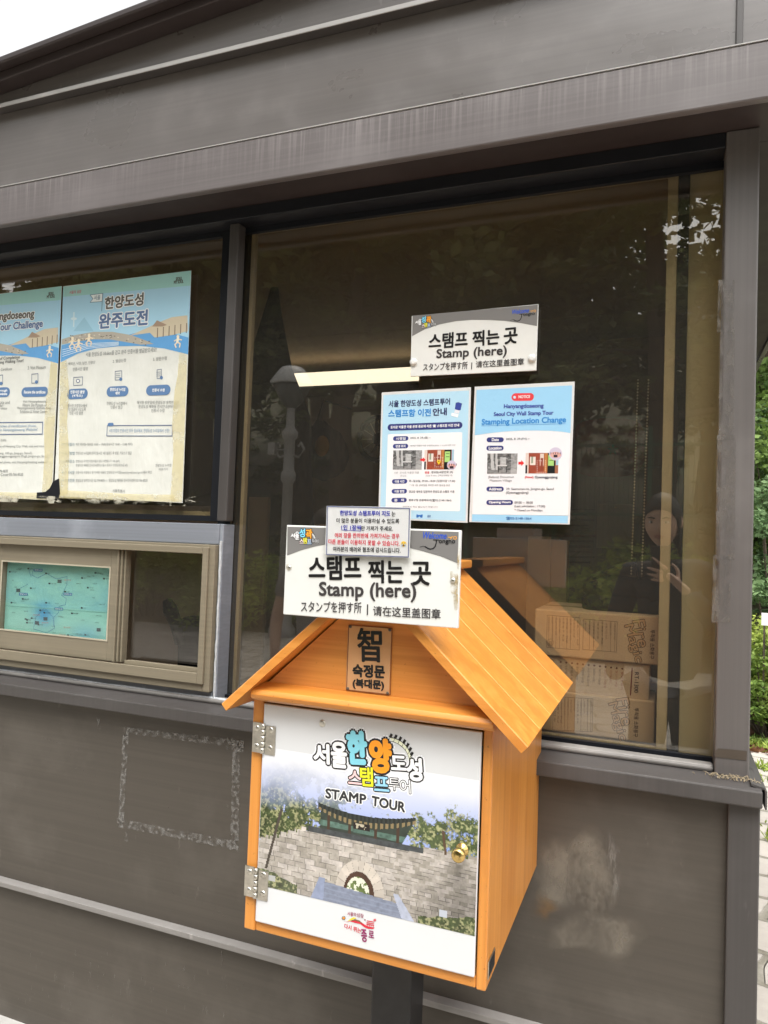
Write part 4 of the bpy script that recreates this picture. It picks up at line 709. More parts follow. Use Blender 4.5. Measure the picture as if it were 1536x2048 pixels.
def poster(label, corners, left):
    th = sheet_thing('poster', label, 'poster', corners, -.0105, .0008, m_post_paper, 0, 'city wall tour posters in the left window', True)
    if left:
        for o_ in list(th.children): o_.location.x += PSH
    P = Print(-.0107, VPV, m_pink); bw = Print.w; shw = (lambda p: bw(P, p) + np.array([PSH if left else 0., 0, 0])); P.w = shw
    sk, sk2, dk = s(150, 205, 225, .95), s(160, 210, 236, .95), s(60, 150, 215, .95)
    P.poly('illustration', [(405, 236), (1223, 132), (1204, 668), (1050, 630), (900, 614), (760, 616), (620, 630), (500, 662), (388, 718)], sk2, 1)
    P.poly('illustration', [(405, 236), (1223, 132), (1221, 228), (405, 300)], s(150, 208, 205, .95), 2)
    P.poly('illustration', [(470, 520), (540, 430), (600, 520)], s(140, 190, 215), 2); P.poly('illustration', [(394, 610), (600, 560), (760, 560), (980, 500), (1206, 560), (1204, 668), (1050, 630), (900, 614), (760, 616), (620, 630), (500, 662), (388, 718)], dk, 2)
    P.poly('illustration', [(396, 572), (480, 545), (600, 524), (720, 524), (840, 545), (930, 578), (984, 602), (900, 606), (800, 588), (700, 572), (600, 572), (480, 588), (394, 606)], s(168, 160, 148), 3); P.poly('illustration', [(830, 548), (940, 500), (1000, 470), (1100, 430), (1200, 418), (1203, 520), (1100, 545), (990, 560), (960, 530)], s(200, 186, 160), 3); P.poly('illustration', [(975, 490), (1005, 450), (1070, 480), (1040, 490)], s(150, 120, 100), 4)
    rr = random.Random(8)
    for k in range(44): x = rr.uniform(420, 960); P.disc('illustration', (x, 548 - 26 * math.sin((x - 400) / 560 * 3.1) + (x - 400) * .06 + rr.uniform(4, 38)), 6, 4, rr.choice([s(110, 102, 96), s(205, 196, 180), s(90, 84, 80)]), 4, 6)
    for k in range(6): P.line('illustration', [(1010 + k * 37, 500 - k * 6), (1008 + k * 37, 560 - k * 6)], 6, s(110, 85, 72), 4)
    for k in range(4): P.line('illustration', [(400, 640 + k * 14), (560, 600 + k * 10), (760, 590 + k * 6)], 2.5, s(220, 236, 245), 4)
    for x, y in ((465, 600), (505, 615), (572, 580), (1140, 590)):
        P.disc('illustration', (x, y - 36), 9, 10, s(236, 222, 190), 5, 8); P.line('illustration', [(x, y - 26), (x - 4, y)], 15, s(232, 225, 205), 5); P.line('illustration', [(x - 3, y), (x - 20, y + 16), (x - 12, y + 34)], 7, s(236, 214, 180), 5); P.line('illustration', [(x - 3, y), (x + 14, y + 10), (x + 10, y + 32)], 7, s(236, 214, 180), 5); P.line('illustration', [(x - 24, y - 8), (x, y - 20), (x + 24, y - 14)], 6, s(236, 214, 180), 5)
    P.line('illustration', [(472, 490), (474, 400)], 8, s(205, 225, 235), 3); P.disc('illustration', (473, 440), 20, 9, s(205, 225, 235), 3)
    P.text('emblem', 'SEOUL', (1126, 196), (1165, 192), 20, BK, .05, 4); P.text('emblem', 'MY SOUL', (1114, 218), (1174, 211), 20, BK, .05, 4)
    t = lambda x_, a, b, c_, d, h, cc, bo=.02: P.text('lettering', x_, (a, b), (c_, d), h, cc, bo, 5)
    BLU = s(42, 100, 158)
    if not left:
        for dxx in (0,): P.poly('flag', [(578, 288), (660, 278), (656, 330), (578, 336), (596, 312)], s(230, 236, 236), 4); P.frame('flag', [(578, 288), (660, 278), (656, 330), (578, 336), (596, 312)], 3, s(70, 110, 140), 5); P.line('flag', [(658, 280), (652, 392)], 4, s(70, 110, 140), 5); t('서울', 602, 322, 642, 318, 30, s(70, 110, 140))
        P.text('lettering', '한양도성', (672, 380), (916, 352), 76, WT, .11, 4); t('한양도성', 672, 380, 916, 352, 76, s(50, 42, 46), .04); P.text('lettering', '완주도전', (634, 505), (942, 478), 92, WT, .11, 4); t('완주도전', 634, 505, 942, 478, 92, s(38, 84, 142), .045)
        P.text('lettering', '서울의 심장', (445, 282), (520, 276), 20, s(190, 70, 90), .02, 4)
        t('서울 한양도성 18.6km를 걷고 완주 인증서를 발급받으세요!', 550, 684, 1002, 652, 28, s(70, 78, 90), .0)
        t('1. 백악산, 낙산, 남산, 인왕산', 424, 742, 610, 730, 22, DG, .0); t('인증사진 촬영', 466, 776, 562, 770, 22, DG, .0); t('2. 발급신청', 722, 724, 806, 716, 22, DG, .0); t('3. 방문수령', 980, 712, 1068, 704, 24, DG, .0)
        for (a, b), tt, hh in (((430, 562), ('인증사진 촬영', '(4개소)'), 924), ((683, 823), ('한양도성 누리집', '예약'), 908), ((936, 1092), ('인증서 수령',), 900)):
            P.pill('badge', (a, hh), (b, hh - 6), 66, BLU, 3); n_ = len(tt)
            for i, q in enumerate(tt): wq = min(b - a - 44, 13 * len(q)); P.center('lettering', q, (a + b) / 2, hh - 3 + (i - (n_ - 1) / 2) * 24, wq, 20, WT, .03, 5)
        for i, (x, y) in enumerate(((500, 838), (760, 805), (1020, 795))):
            c1 = s(70, 90, 130)
            if i == 0: P.frame('icon', [(x - 28, y - 22), (x + 30, y - 26), (x + 28, y + 26), (x - 28, y + 30)], 3, c1, 4); P.disc('icon', (x, y), 13, 13, c1, 4); P.disc('icon', (x, y), 8, 8, s(230, 230, 230), 5)
            else: P.frame('icon', [(x - 30 + 8 * i, y - 28), (x + 26 - 6 * i, y - 32), (x + 26 - 6 * i, y + 26), (x - 30 + 8 * i, y + 28)], 3, c1, 4); [P.line('icon', [(x - 18, y - 12 + k * 12), (x + 10, y - 14 + k * 12)], 2, c1, 4) for k in range(3)]; P.disc('icon', (x + 14, y + 22), 10, 12, BLU, 5, 8)
        for tt, cx, y0, wd in (('인증사진 지정장소에서', 488, 996, 136), ('본인 얼굴이 나오도록', 488, 1020, 122), ('인증 사진 촬영', 488, 1044, 84), ('한양도성 누리집에서', 748, 982, 130), ('인증서 발급', 746, 1006, 76), ('예약한 방문일에 한양도성 유적전시관', 1010, 976, 266), ('한양도성 혜화동 전시안내센터에서', 1010, 1002, 246), ('인증서 수령', 1010, 1028, 84)): P.center('lettering', tt, cx, y0, wd, 22, DG, .0, 5)
        P.frame('badge', [(688, 1124), (1104, 1122), (1102, 1190), (684, 1190)], 4, s(50, 80, 130), 4); P.pill('badge', (690, 1118), (728, 1116), 22, BLU, 5); t('4개 지점의 인증사진 모두 필요해요. 한양도성 누리집에서 신청!', 700, 1168, 1084, 1168, 24, s(90, 130, 170), .0)
        for y0, hd, tx_, xe in ((1244, '발급절차', '매주 화요일~일요일 10:00 ~ 17:00(점심시간 12:00 ~ 13:00 제외)', 848), (1300, '신청방법', '한양도성 누리집에 완주인증사진 4장 업로드 후 방문, 키오스크 발급', 843), (1352, '수령장소', '한양도성 유적전시관(서울시 중구 회현동1가 100-267),', 768), (1378, '', '한양도성 혜화동 전시안내센터(서울시 종로구 창경궁로35길 63)', 817), (1424, '유의사항', '인증사진 지정장소 등 자세한 내용은 한양도성 누리집(seoulcitywall.seoul.go.kr)에서 확인', 972), (1474, '문의전화', '한양도성 유적전시관 02-779-9870~1 / 한양도성 혜화동 전시안내센터 02-766-8520', 944)):
            if hd: P.disc('lettering', (404, y0), 5, 5, s(110, 170, 190), 4, 6); t(hd, 414, y0 + 11, 478, y0 + 11, 21, s(80, 110, 130), .0)
            t(tx_, 486, y0 + 11, xe, y0 + 10, 20, DG, .0)
        t('한양도성 누리집', 996, 1388, 1096, 1386, 18, DG, .0); t('바로가기', 1018, 1411, 1074, 1410, 16, DG, .0); t('서울특별시', 720, 1548, 798, 1552, 18, s(60, 60, 70), .0)
    else:
        P.w = lambda p: bw(P, p)
        P.text('lettering', 'Hanyangdoseong', (-125, 474), (217, 446), 62, WT, .11, 4); t('Hanyangdoseong', -125, 474, 217, 446, 62, s(50, 42, 46), .045); P.text('lettering', 'Tour Challenge', (-25, 532), (272, 506), 58, WT, .11, 4); t('Tour Challenge', -25, 532, 272, 506, 58, s(38, 84, 142), .045)
        t('Get your Certificate of Completion', -184, 724, 127, 700, 24, s(60, 62, 70)); t('for the Hanyangdoseong Walking Tour!', -168, 748, 150, 722, 24, s(60, 62, 70))
        t('2. Apply for a Certificate', -90, 784, 78, 774, 22, DG, .0); t('3. Visit Museum', 178, 766, 293, 760, 22, DG, .0)
        for (a, b), tt, hh in (((-80, 64), ('Book through', 'Hanyang website'), 914), ((138, 308), ('Receive the certificate',), 911)):
            P.pill('badge', (a, hh), (b, hh - 5), 62, BLU, 3); n_ = len(tt)
            for i, q in enumerate(tt): P.center('lettering', q, (a + b) / 2, hh - 2 + (i - (n_ - 1) / 2) * 22, 136 if n_ == 1 else 108, 19, WT, .03, 5)
        c1 = s(70, 90, 130)
        for i, (x, y) in enumerate(((0, 834), (226, 825))): P.frame('icon', [(x - 22, y - 30), (x + 18, y - 34), (x + 18, y + 24), (x - 22, y + 28)], 3, c1, 4); P.disc('icon', (x + 8, y + 20), 10, 12, BLU, 5, 8)
        for tt, cx, y0, wd in (('Visit Hanyangdoseong', 222, 971, 150), ('Historic Site Museum or', 222, 992, 152), ('Hanyangdoseong Hyehwa-dong', 218, 1013, 215), ('Exhibition & Visitor Center', 215, 1034, 172), ('Get the certificate and', -30, 975, 186), ('enter for!', -8, 995, 56), ('as the site you visitor', -26, 1016, 146)): P.center('lettering', tt, cx, y0, wd, 20, DG, .0, 5)
        P.frame('badge', [(-160, 1106), (274, 1102), (272, 1178), (-160, 1182)], 4, s(50, 80, 130), 4); t('Take 4 branches of certification photo,', -90, 1142, 233, 1138, 22, s(90, 130, 170), .0); t('and request for Hanyangdoseong Website!', -110, 1166, 240, 1162, 22, s(90, 130, 170), .0)
        for y0, tx_, xe in ((1220, 'Tue - Sun 10:00 - 17:00 (12:00-13:00)', 40), (1258, 'Based on the website of Hanyang City Wall, visit and issue', 288), (1302, '(Ihwa-dong, 100-ga, Jung-gu, Seoul),', 207), (1322, 'Visitor Center 63, Changgyeonggung-ro 35-gil, Jongno-gu, Seoul', 305), (1360, 'For the location of certified photo, visit Hanyangdoseong website', 302), (1416, '02-779-9870', 50), (1437, 'Visitor Center 02-766-8520', 148)): t(tx_, xe - 7.4 * len(tx_), y0 + 10, xe, y0 + 8, 18, DG, .0)
        P.w = shw
    P.done(th)
    m = MB(); y = -.0125; o = P.view; pt = lambda a, b: np.array([*P.w((a, b))[:1], y, P.w((a, b))[2]])
    for q in (((388, 722), (428, 706), (446, 900), (432, 1100), (446, 1300), (436, 1560), (375, 1580)), ((1150, 654), (1202, 668), (1168, 1612), (1092, 1600), (1112, 1300), (1104, 1120), (1120, 900), (1140, 800)), ((380, 1535), (600, 1546), (800, 1560), (1110, 1566), (1165, 1615), (375, 1588))):
        y -= .00012; m.add([pt(a, b) for a, b in q], [tuple(range(len(q)))])
    m.build('yellowed_tape', m_tape, th)
    if left:
        y = -.0131; m = MB(); m.add([at(p[0] * .3125, 500 + p[1] * .3125, y) for p in ((340, 1480), (378, 1462), (385, 1560), (376, 1588), (300, 1592), (232, 1590), (236, 1552), (290, 1548), (318, 1525))], [tuple(range(9))]); m.build('torn_corner', m_gasket, th)
    m = MB(); y = -.0132; rr = random.Random(4 + left)
    for k in range(40):
        x = rr.uniform(380, 1210); yy = 1600 + rr.uniform(-24, 26); a = rr.uniform(-.5, .5) if rr.random() < .7 else rr.uniform(-1.6, 1.6); L = rr.uniform(20, 70); w_ = rr.uniform(1, 5); dx_, dy_ = math.cos(a) * L, math.sin(a) * L * .5; y -= .00003
        m.add([pt(*p) for p in ((x, yy), (x + dx_, yy + dy_), (x + dx_, yy + dy_ + w_), (x, yy + w_))], [(0, 1, 2, 3)])
    y -= .0001; m.add([pt(a, b) for a, b in ((380, 1575), (1200, 1590), (1190, 1640), (370, 1615))], [(0, 1, 2, 3)]); m.build('tape_shreds', m_tear, th); return th
poster('tour poster in Korean with black and blue title, whole sheet visible in the window', PC, False)
poster('tour poster in English cut off by the left edge, beside the Korean poster', PC, True)
# ---- map behind the sash pane
mp = sheet_thing('map_sheet', 'creased turquoise trail map behind the glass of the small khaki window', 'map', [tuple(np.array((q[0] * .3125, 1050 + q[1] * .3125))) for q in ((36, 232), (704, 276), (688, 745), (20, 668))], -.0335, .0006, plain('map_paper', s(165, 222, 210, .95), .5, .3, 0, .07, 12), 0, None, True)
P = Print(-.0337, (0, 1050, .3125)); rr = random.Random(11)
P.picture('relief', [(36, 232), (704, 276), (688, 745), (20, 668)], lambda U, V: (lambda n, b: np.clip(lin([165, 224, 212])[None, None] * (.88 + .22 * n[..., None]) * (1 - b[..., None]) + lin([70, 165, 220])[None, None] * b[..., None], 0, 1) * .95)(vnoise(U, V, 7, 31, 5), np.clip(np.exp(-((U - .40) / .10) ** 2 - ((V - .72) / .16) ** 2) * .95 + .45 * np.exp(-((U - .80) / .14) ** 2 - ((V - .95) / .14) ** 2) + .3 * vnoise(U, V, 4, 33, 2) * (V < .6), 0, 1)), 70, 48, 1)
trail = [(200, 330), (185, 290), (215, 280), (205, 320), (240, 340), (300, 310), (360, 345), (430, 330), (430, 380), (395, 450), (425, 470), (420, 510), (380, 520), (375, 560), (345, 590), (350, 660), (300, 690), (215, 665), (230, 590), (285, 530)]
P.line('trail', trail, 2.5, s(90, 140, 175), 3); P.line('trail', [(180, 378), (120, 410), (95, 440)], 2, s(90, 140, 175), 3); P.line('trail', [(285, 530), (340, 590), (345, 650)], 2, s(80, 130, 180), 3)
for x, y in ((245, 288), (150, 442), (435, 442), (377, 536)): P.pill('marker', (x - 28, y), (x + 28, y + 2), 18, s(60, 130, 185), 4, .3); P.text('marker', '한양도성', (x - 22, y + 5), (x + 22, y + 6), 10, WT, .02, 5)
for k in range(58):
    x, y = rr.uniform(50, 670), rr.uniform(260, 720); y += (x - 36) * .066 * (.6)
    if y > 680 + (x - 20) * .1: continue
    if rr.random() < .3: P.poly('marker', [(x, y), (x + 12, y + 1), (x + 12, y + 11), (x, y + 10)], s(60, 75, 85), 4)
    P.text('marker', rr.choice(['서울', '창의문', '혜화문', '낙산', '남산', '공원', '역사관', '숙정문']), (x + 14, y + 10), (x + 14 + rr.uniform(14, 36), y + 11), 8, s(70, 90, 95), .0, 4)
for x, y in ((435, 352), (290, 625), (235, 575), (400, 700), (430, 655)): P.text('marker', '흥인지문', (x - 22, y + 5), (x + 22, y + 6), 10, s(215, 130, 110), .0, 5)
for x, y in ((238, 626), (632, 670), (382, 360), (118, 418), (292, 600)): P.poly('marker', [(x - 13, y - 11), (x + 13, y - 10), (x + 13, y + 12), (x - 13, y + 11)], s(70, 85, 95), 4)
P.line('crease', [(26, 515), (694, 562)], 3, s(130, 190, 182), 5); P.done(mp)

# ================================================================== things inside the kiosk
VB = lambda zx, zy, Y: at(900 + zx * .41406, 1000 + zy * .41406, Y)
PC_ = s(70, 50, 42)
def carton(label, q, Y, dep, fn):
    p = [VB(*c, Y) for c in q]; x0, x1 = min(p[0][0], p[3][0]), (p[1][0] + p[2][0]) / 2; z0, z1 = (p[2][2] + p[3][2]) / 2, (p[0][2] + p[1][2]) / 2
    th = thing('carton', label, 'carton', ((x0 + x1) / 2, Y + dep / 2, z0), 'fire equipment cartons in the window'); m = MB(); m.box(x0, x1, Y, Y + dep, z0, z1); m.build('box', m_carton, th, .003)
    m = MB(); m.box(x0 + .002, x1 - .002, Y + dep * .46, Y + dep * .54, z1 + .0002, z1 + .0006); m.build('packing_tape', plain('packing_tape', (.42, .32, .2), .25), th)
    P = Print(Y - .0002, (900, 1000, .41406)); fn(P); P.done(th)
def firemagic(P, o, korean, k=1.):
    x, y = o
    # text runs downward: baseline direction is down the page
    f = lambda t_, a, b, hgt, c, bo=0.: P.text('lettering', t_, a, b, 0, c, bo, 3, rot=hgt)
    for bo, c, ly in ((.06, PC_, 3), (.012, s(196, 160, 128), 4)):
        P.text('lettering', 'Fire', (x + 50 * k, y), (x + 78 * k, y + 128 * k), 0, c, bo, ly, rot=(x + 108 * k, y - 8 * k)); P.text('lettering', 'Magic', (x, y + 25 * k), (x + 55 * k, y + 205 * k), 0, c, bo, ly, rot=(x + 55 * k, y + 12 * k))
    f(korean, (x + 138 * k, y + 42 * k), (x + 134 * k, y + 182 * k), (x + 160 * k, y + 43 * k), PC_, .02)
def formlines(P, x0, y0, x1, y1, n, seed, sl=.08):
    rr = random.Random(seed); P.frame('form', [(x0, y0), (x1, y0 + (x1 - x0) * sl), (x1 - 4, y1 + (x1 - x0) * sl), (x0 - 4, y1)], 1.6, PC_, 2)
    for k in range(n):
        x = x0 + (x1 - x0) * (k + .5) / n; ys = y0 + (x - x0) * sl
        if rr.random() < .5: P.line('form', [(x, ys), (x - 3, ys + (y1 - y0))], 1.2, PC_, 2)
        t_ = rr.choice(['소화용구 취급', '사용방법 및 주의', '제조번호', '유효기간 5년']); L = rr.uniform(.3, .8) * (y1 - y0); a = ys + rr.uniform(4, 12); P.text('lettering', t_, (x - 5, a), (x - 6, a + L), 0, PC_, 0, 3, rot=(x + 3, a))
def f1(P):
    firemagic(P, (830, 585), '투척용 소화용구'); formlines(P, 470, 556, 628, 712, 9, 1); formlines(P, 645, 575, 808, 722, 8, 2)
    P.line('form', [(484 + 15 * math.cos(a), 688 + 17 * math.sin(a)) for a in np.linspace(0, 6.3, 14)], 2, PC_, 2); P.text('form', '검', (477, 698), (491, 699), 18, PC_, .02, 3)
def f2(P):
    P.text('lettering', 'RT-1300', (893, 832), (890, 930), 0, s(60, 45, 40), .03, 3, rot=(912, 833)); P.line('lettering', [(880, 812), (872, 942)], 6, s(120, 50, 40), 3)
    for k in range(12):
        x = 832 - k * 27; y = 815 - k * 3; P.disc('lettering', (x, y), 5, 5, s(110, 60, 50), 3, 8); P.text('lettering', random.Random(k).choice(['수신기용 감지기', '발신기 기본형', '음향장치 시각형', '분말소화기']), (x - 5, y + 14), (x - 9, y + 100 - (k % 3) * 12), 0, PC_ if k > 3 else s(150, 70, 55), .0, 3, rot=(x + 6, y + 14))
def f3(P): firemagic(P, (752, 962), '투척용 소화용구'); formlines(P, 500, 950, 690, 1110, 12, 5, .05)
carton('pale cardboard carton printed with outlined slanted lettering, topmost of the stack behind the glass', [(412, 520), (1036, 574), (1028, 808), (405, 738)], .060, .24, f1)
carton('narrow carton marked RT-1300 in the middle of the stack behind the glass', [(420, 742), (968, 806), (960, 966), (420, 920)], .068, .20, f2)
carton('cardboard carton with outlined lettering, lowest of the stack on the counter', [(420, 922), (992, 966), (984, 1176), (420, 1110)], .060, .24, f3)
# black padded bag on the cartons
p0, p1 = VB(622, 470, .14), VB(1030, 480, .14); th = thing('padded_bag', 'black padded bag with two rounded ends lying on the topmost carton', 'bag', ((p0[0] + p1[0]) / 2, .15, Z(1200, 1240, .14)))
m = MB()
for z_, r_ in ((VB(800, 425, .15)[2], .030), (VB(800, 505, .15)[2], .033)): m.tube([(p0[0] + .008, .15, z_), (p0[0] + .03, .15, z_), (p0[0] + .15, .15, z_ - .002), (p1[0] - .02, .15, z_ - .012), (p1[0], .15, z_ - .014)], [.012, r_, r_ * 1.05, r_ * 1.15, r_ * .7], 14)
m.build('padding', m_black, th); m = MB(); m.tube([(p0[0] + .03, .13, z_ + .06), (p0[0] + .12, .12, z_ + .10), (p1[0] - .05, .13, z_ + .06)], .006, 8); m.build('strap', m_black, th)
# notice board and papers on the right inner wall, tan box, beads
YBK = 1.3
q = [at(1120, 985, YBK), at(1268, 1180, YBK)]
nbd = thing('notice_board', 'dim framed board of printed papers on the inner partition left of the bead chain', 'notice board', ((q[0][0] + q[1][0]) / 2, YBK + .02, q[1][2])); m = MB(); m.box(q[0][0] - .1, q[1][0] + .1, YBK, YBK + .02, q[1][2] - .05, q[0][2] + .1); m.build('board', plain('board_grey', (.16, .15, .135), .7), nbd, .004)
P = Print(YBK - .001, (1040, 980, .234375)); rr = random.Random(2)
for k in range(11):
    y = 165 + k * 45; P.line('lettering', [(255 if k > 4 else 440, y), (rr.uniform(560, 640), y + 4)], rr.choice([6, 10, 16, 20]), s(40, 34, 40) if k != 5 else s(80, 30, 34), 2)
P.done(nbd); kb('inner_partition', m_ibrown, (q[0][0] - .6, q[1][0] + .22, YBK + .021, YBK + .05, .02, 2.3), bevel=0)
q0, q1 = at(1195, 1007, 1.27), at(1266, 1098, 1.27); th = thing('paper_sheet', 'plain white paper sheet pinned on the notice board beside the bead chain', 'paper', ((q0[0] + q1[0]) / 2, 1.272, q1[2])); m = MB(); m.box(q0[0], q1[0], 1.272, 1.274, q1[2], q0[2]); m.build('sheet', plain('dim_paper', (.42, .38, .33), .8), th); m = MB(); m.lathe(((q0[0] + q1[0]) / 2, 1.272, q0[2] - .012), [(.005, 0), (.004, .003)], 10, (0, -1, 0)); m.build('pin', m_brass, th)
q0, q1 = at(1056, 1072, .75), at(1100, 1165, .75); th = thing('tan_box', 'upright tan cardboard box seen dimly right of the orange roof ridge', 'box', ((q0[0] + q1[0]) / 2, .85, q1[2])); m = MB(); m.box(q0[0], q1[0], .75, .95, q1[2] - .25, q0[2]); m.build('box', m_carton, th, .004); m = MB(); m.box(q1[0] + .001, q1[0] + .05, .76, .80, q1[2] - .2, q0[2] - .01); m.build('flap', m_carton, th, .002)
q1 = at(1080, 1170, .75); th = thing('desk', 'dark wooden desk inside carrying the tan box', 'desk', (q1[0] - .2, 1.0, .02)); m = MB(); zt = q1[2] - .2505; m.box(q1[0] - .5, q1[0] + .5, .6, 1.25, zt - .03, zt); m.build('desk_top', m_ibrown, th, .003)
for a in (-.47, .43):
    for b in (.62, 1.2): m = MB(); m.box(q1[0] + a, q1[0] + a + .04, b, b + .04, .02, zt - .0305); m.build('leg', m_ibrown, th, .002)
th = thing('bead_chain', 'looped pale bead cord of a blind hanging behind the right side of the glass', 'blind cord', tuple(at(1280, 1150, .16))); m = MB()
for xa, xb in ((1276, 1262), (1297, 1283)):
    for k in range(66): p = at(xa + (xb - xa) * k / 65, 760 + 400 * k / 65, .16); m.sphere(p, .0021, 6, 4)
for k in range(9): p = at(1262 + 21 * k / 8, 1160 + 9 * math.sin(math.pi * k / 8), .16); m.sphere(p, .0021, 6, 4)
m.build('beads', plain('pale_bead_plastic', (.62, .56, .42), .4), th); m = MB(); m.tube([at(1276, 760, .161), at(1262, 1160, .161)], .0006, 5); m.tube([at(1297, 760, .161), at(1283, 1160, .161)], .0006, 5); m.build('cord', plain('cord', (.3, .28, .22), .7), th)
# roll-up blind high up that the cord hangs from
a, b = at(1190, 745, .2), at(1330, 735, .2)
# red cloth, glowing daylight strip, hanging black cape, black bag, ring
c_ = at(1215, 895, 1.24); th = thing('red_cloth', 'dark red cloth with a small green star behind the right notice', 'cloth', (c_[0], 1.25, c_[2] - .2)); m = MB(); rr = random.Random(9); vs = []; nn = 14
for j in range(nn + 1):
    for i in range(nn + 1): u, v = i / nn - .5, j / nn - .5; k = math.sqrt(max(0, 1 - abs(u * 2) ** 3)) ; vs.append((c_[0] + u * .26, 1.245 + .010 * math.sin(u * 22) * math.cos(v * 14), c_[2] + v * .22 * (.5 + .5 * k)))
m.add(vs, [(j * (nn + 1) + i, j * (nn + 1) + i + 1, (j + 1) * (nn + 1) + i + 1, (j + 1) * (nn + 1) + i) for j in range(nn) for i in range(nn)], None, True); m.build('cloth', plain('red_cloth', (.22, .03, .022), .8), th); m = MB(); m.prism([(c_[0] + .02 + (.022 if k % 2 == 0 else .010) * math.sin(k * math.pi / 5), 1.2305, c_[2] - .01 + (.022 if k % 2 == 0 else .010) * math.cos(k * math.pi / 5)) for k in range(10)], (0, .002, 0)); m.build('star', plain('green_star', (.02, .10, .05), .7), th)
YL = 1.55; a, b = at(596, 744, YL), at(985, 728, YL); zb0, zb1 = Z(700, 764, YL), Z(700, 740, YL)
th = thing('daylight_strip', 'long cream glowing strip in place of daylight at the rear, behind the upper white sign', 'daylight strip', ((a[0] + b[0]) / 2, YL + .1, zb0)); m = MB(); m.box(a[0] - .3, b[0] + .004, YL + .05, YL + .1, zb0 + .004, zb1 - .004); m.build('backing', plain('strip_backing', (.5, .48, .42), .5), th, .004)  # glowing bar added in place of daylight through a rear window slit
t = NT('daylight_glow'); t.set(Base_Color=(.8, .75, .64), Roughness=.5); t.p.inputs['Emission Color'].default_value = (1, .92, .80, 1); t.p.inputs['Emission Strength'].default_value = .80; m = MB(); m.box(a[0] - .28, b[0] - .004, YL, YL + .049, zb0, zb1); m.build('glow_face', t.m, th, .006)
# black cape on a hook
YC = .62; prof = [(548, 552, 2), (549, 575, 7), (545, 620, 16), (541, 680, 30), (538, 740, 44), (543, 790, 58), (553, 840, 66), (556, 900, 66), (552, 960, 70), (548, 1040, 76), (545, 1110, 78)]
c0 = at(548, 560, YC); th = thing('hanging_cape', 'black cape tapering to a point, hung behind the left side of the large window', 'cape', (c0[0], YC, at(548, 1110, YC)[2])); m = MB(); vs = []; nn = 26
for cx, cy, hw_ in prof:
    p = at(cx, cy, YC); rad = abs(at(cx + hw_, cy, YC)[0] - p[0])
    vs += [(p[0] + rad * math.cos(2 * math.pi * k / nn) * (1 + .05 * math.cos(9 * 2 * math.pi * k / nn)), YC + rad * .5 * math.sin(2 * math.pi * k / nn) * (1 + .14 * math.cos(9 * 2 * math.pi * k / nn)), p[2]) for k in range(nn)]
L_ = len(prof); m.add(vs, [(i * nn + k, i * nn + (k + 1) % nn, (i + 1) * nn + (k + 1) % nn, (i + 1) * nn + k) for i in range(L_ - 1) for k in range(nn)], None, True); m.build('cloth', m_black, th); m = MB(); m.tube([c0 + np.array([0, .35, .05]), c0 + np.array([0, .02, .045]), c0 + np.array([0, -.012, .02]), c0 + np.array([0, .0, -.005])], .004, 8); m.build('hook', m_steel, th)
YD = .75; th = thing('drawstring_bag', 'black drop-shaped bag with a mustard yellow oval, beside the black cape', 'bag', tuple(at(645, 960, YD))); prof = [(640, 826, 2), (640, 838, 6), (642, 850, 16), (646, 865, 34), (648, 890, 46), (650, 915, 48), (649, 940, 40), (648, 955, 22), (648, 962, 4)]; m = MB(); vs = []
for cx, cy, hw_ in prof:
    p = at(cx, cy, YD); rad = abs(at(cx + hw_, cy, YD)[0] - p[0]); vs += [(p[0] + rad * math.cos(2 * math.pi * k / nn), YD + rad * .4 * math.sin(2 * math.pi * k / nn), p[2]) for k in range(nn)]
m.add(vs, [(i * nn + k, i * nn + (k + 1) % nn, (i + 1) * nn + (k + 1) % nn, (i + 1) * nn + k) for i in range(len(prof) - 1) for k in range(nn)], None, True); m.build('cloth', m_black, th)
p = at(644, 892, YD - .058); m = MB(); m.sphere(p, .032, 18, 12, (.85, .25, 1.15)); m.build('oval_patch', plain('mustard', (.36, .20, .02), .7), th); p = at(640, 826, YD); m = MB(); m.tube([p, p + np.array([0, .02, .05]), p + np.array([.01, .25, .06])], .003, 6); m.build('drawstring', m_black, th)
YR = 1.9; p = at(756, 878, YR); th = thing('wall_fan', 'round dark-rimmed wall fan partly hidden behind the left blue notice', 'fan', tuple(p - np.array([0, 0, .2]))); m = MB(); rad = abs(at(728, 878, YR)[0] - p[0]) * 1.35
m.tube([(p[0] + rad * math.cos(t_), YR, p[2] + rad * 1.05 * math.sin(t_)) for t_ in np.linspace(0, 2 * math.pi, 34)], .014, 8, None, False); m.build('guard_ring', m_black, th)
for k in range(12): m = MB() if k == 0 else m; m.tube([(p[0], YR, p[2]), (p[0] + rad * math.cos(k * .5236), YR, p[2] + rad * 1.05 * math.sin(k * .5236))], .0022, 5)
m.build('guard_wires', m_steel, th)
m = MB()
for k in range(3):
    a = k * 2.094; e1, e2 = np.array([math.cos(a), 0, math.sin(a)]), np.array([-math.sin(a), 0, math.cos(a)]); o_ = np.array([p[0], YR + .03, p[2]]); m.prism([o_ + e1 * .02 - e2 * .02, o_ + e1 * rad * .85 - e2 * .06, o_ + e1 * rad * .9 + e2 * .03, o_ + e1 * .02 + e2 * .02], (0, .004, 0))
m.build('blades', plain('fan_blade', (.12, .11, .10), .5), th); m = MB(); m.lathe((p[0], YR - .005, p[2]), [(.03, 0), (.035, .02), (.03, .14)], 16, (0, 1, 0)); m.build('motor', m_black, th)
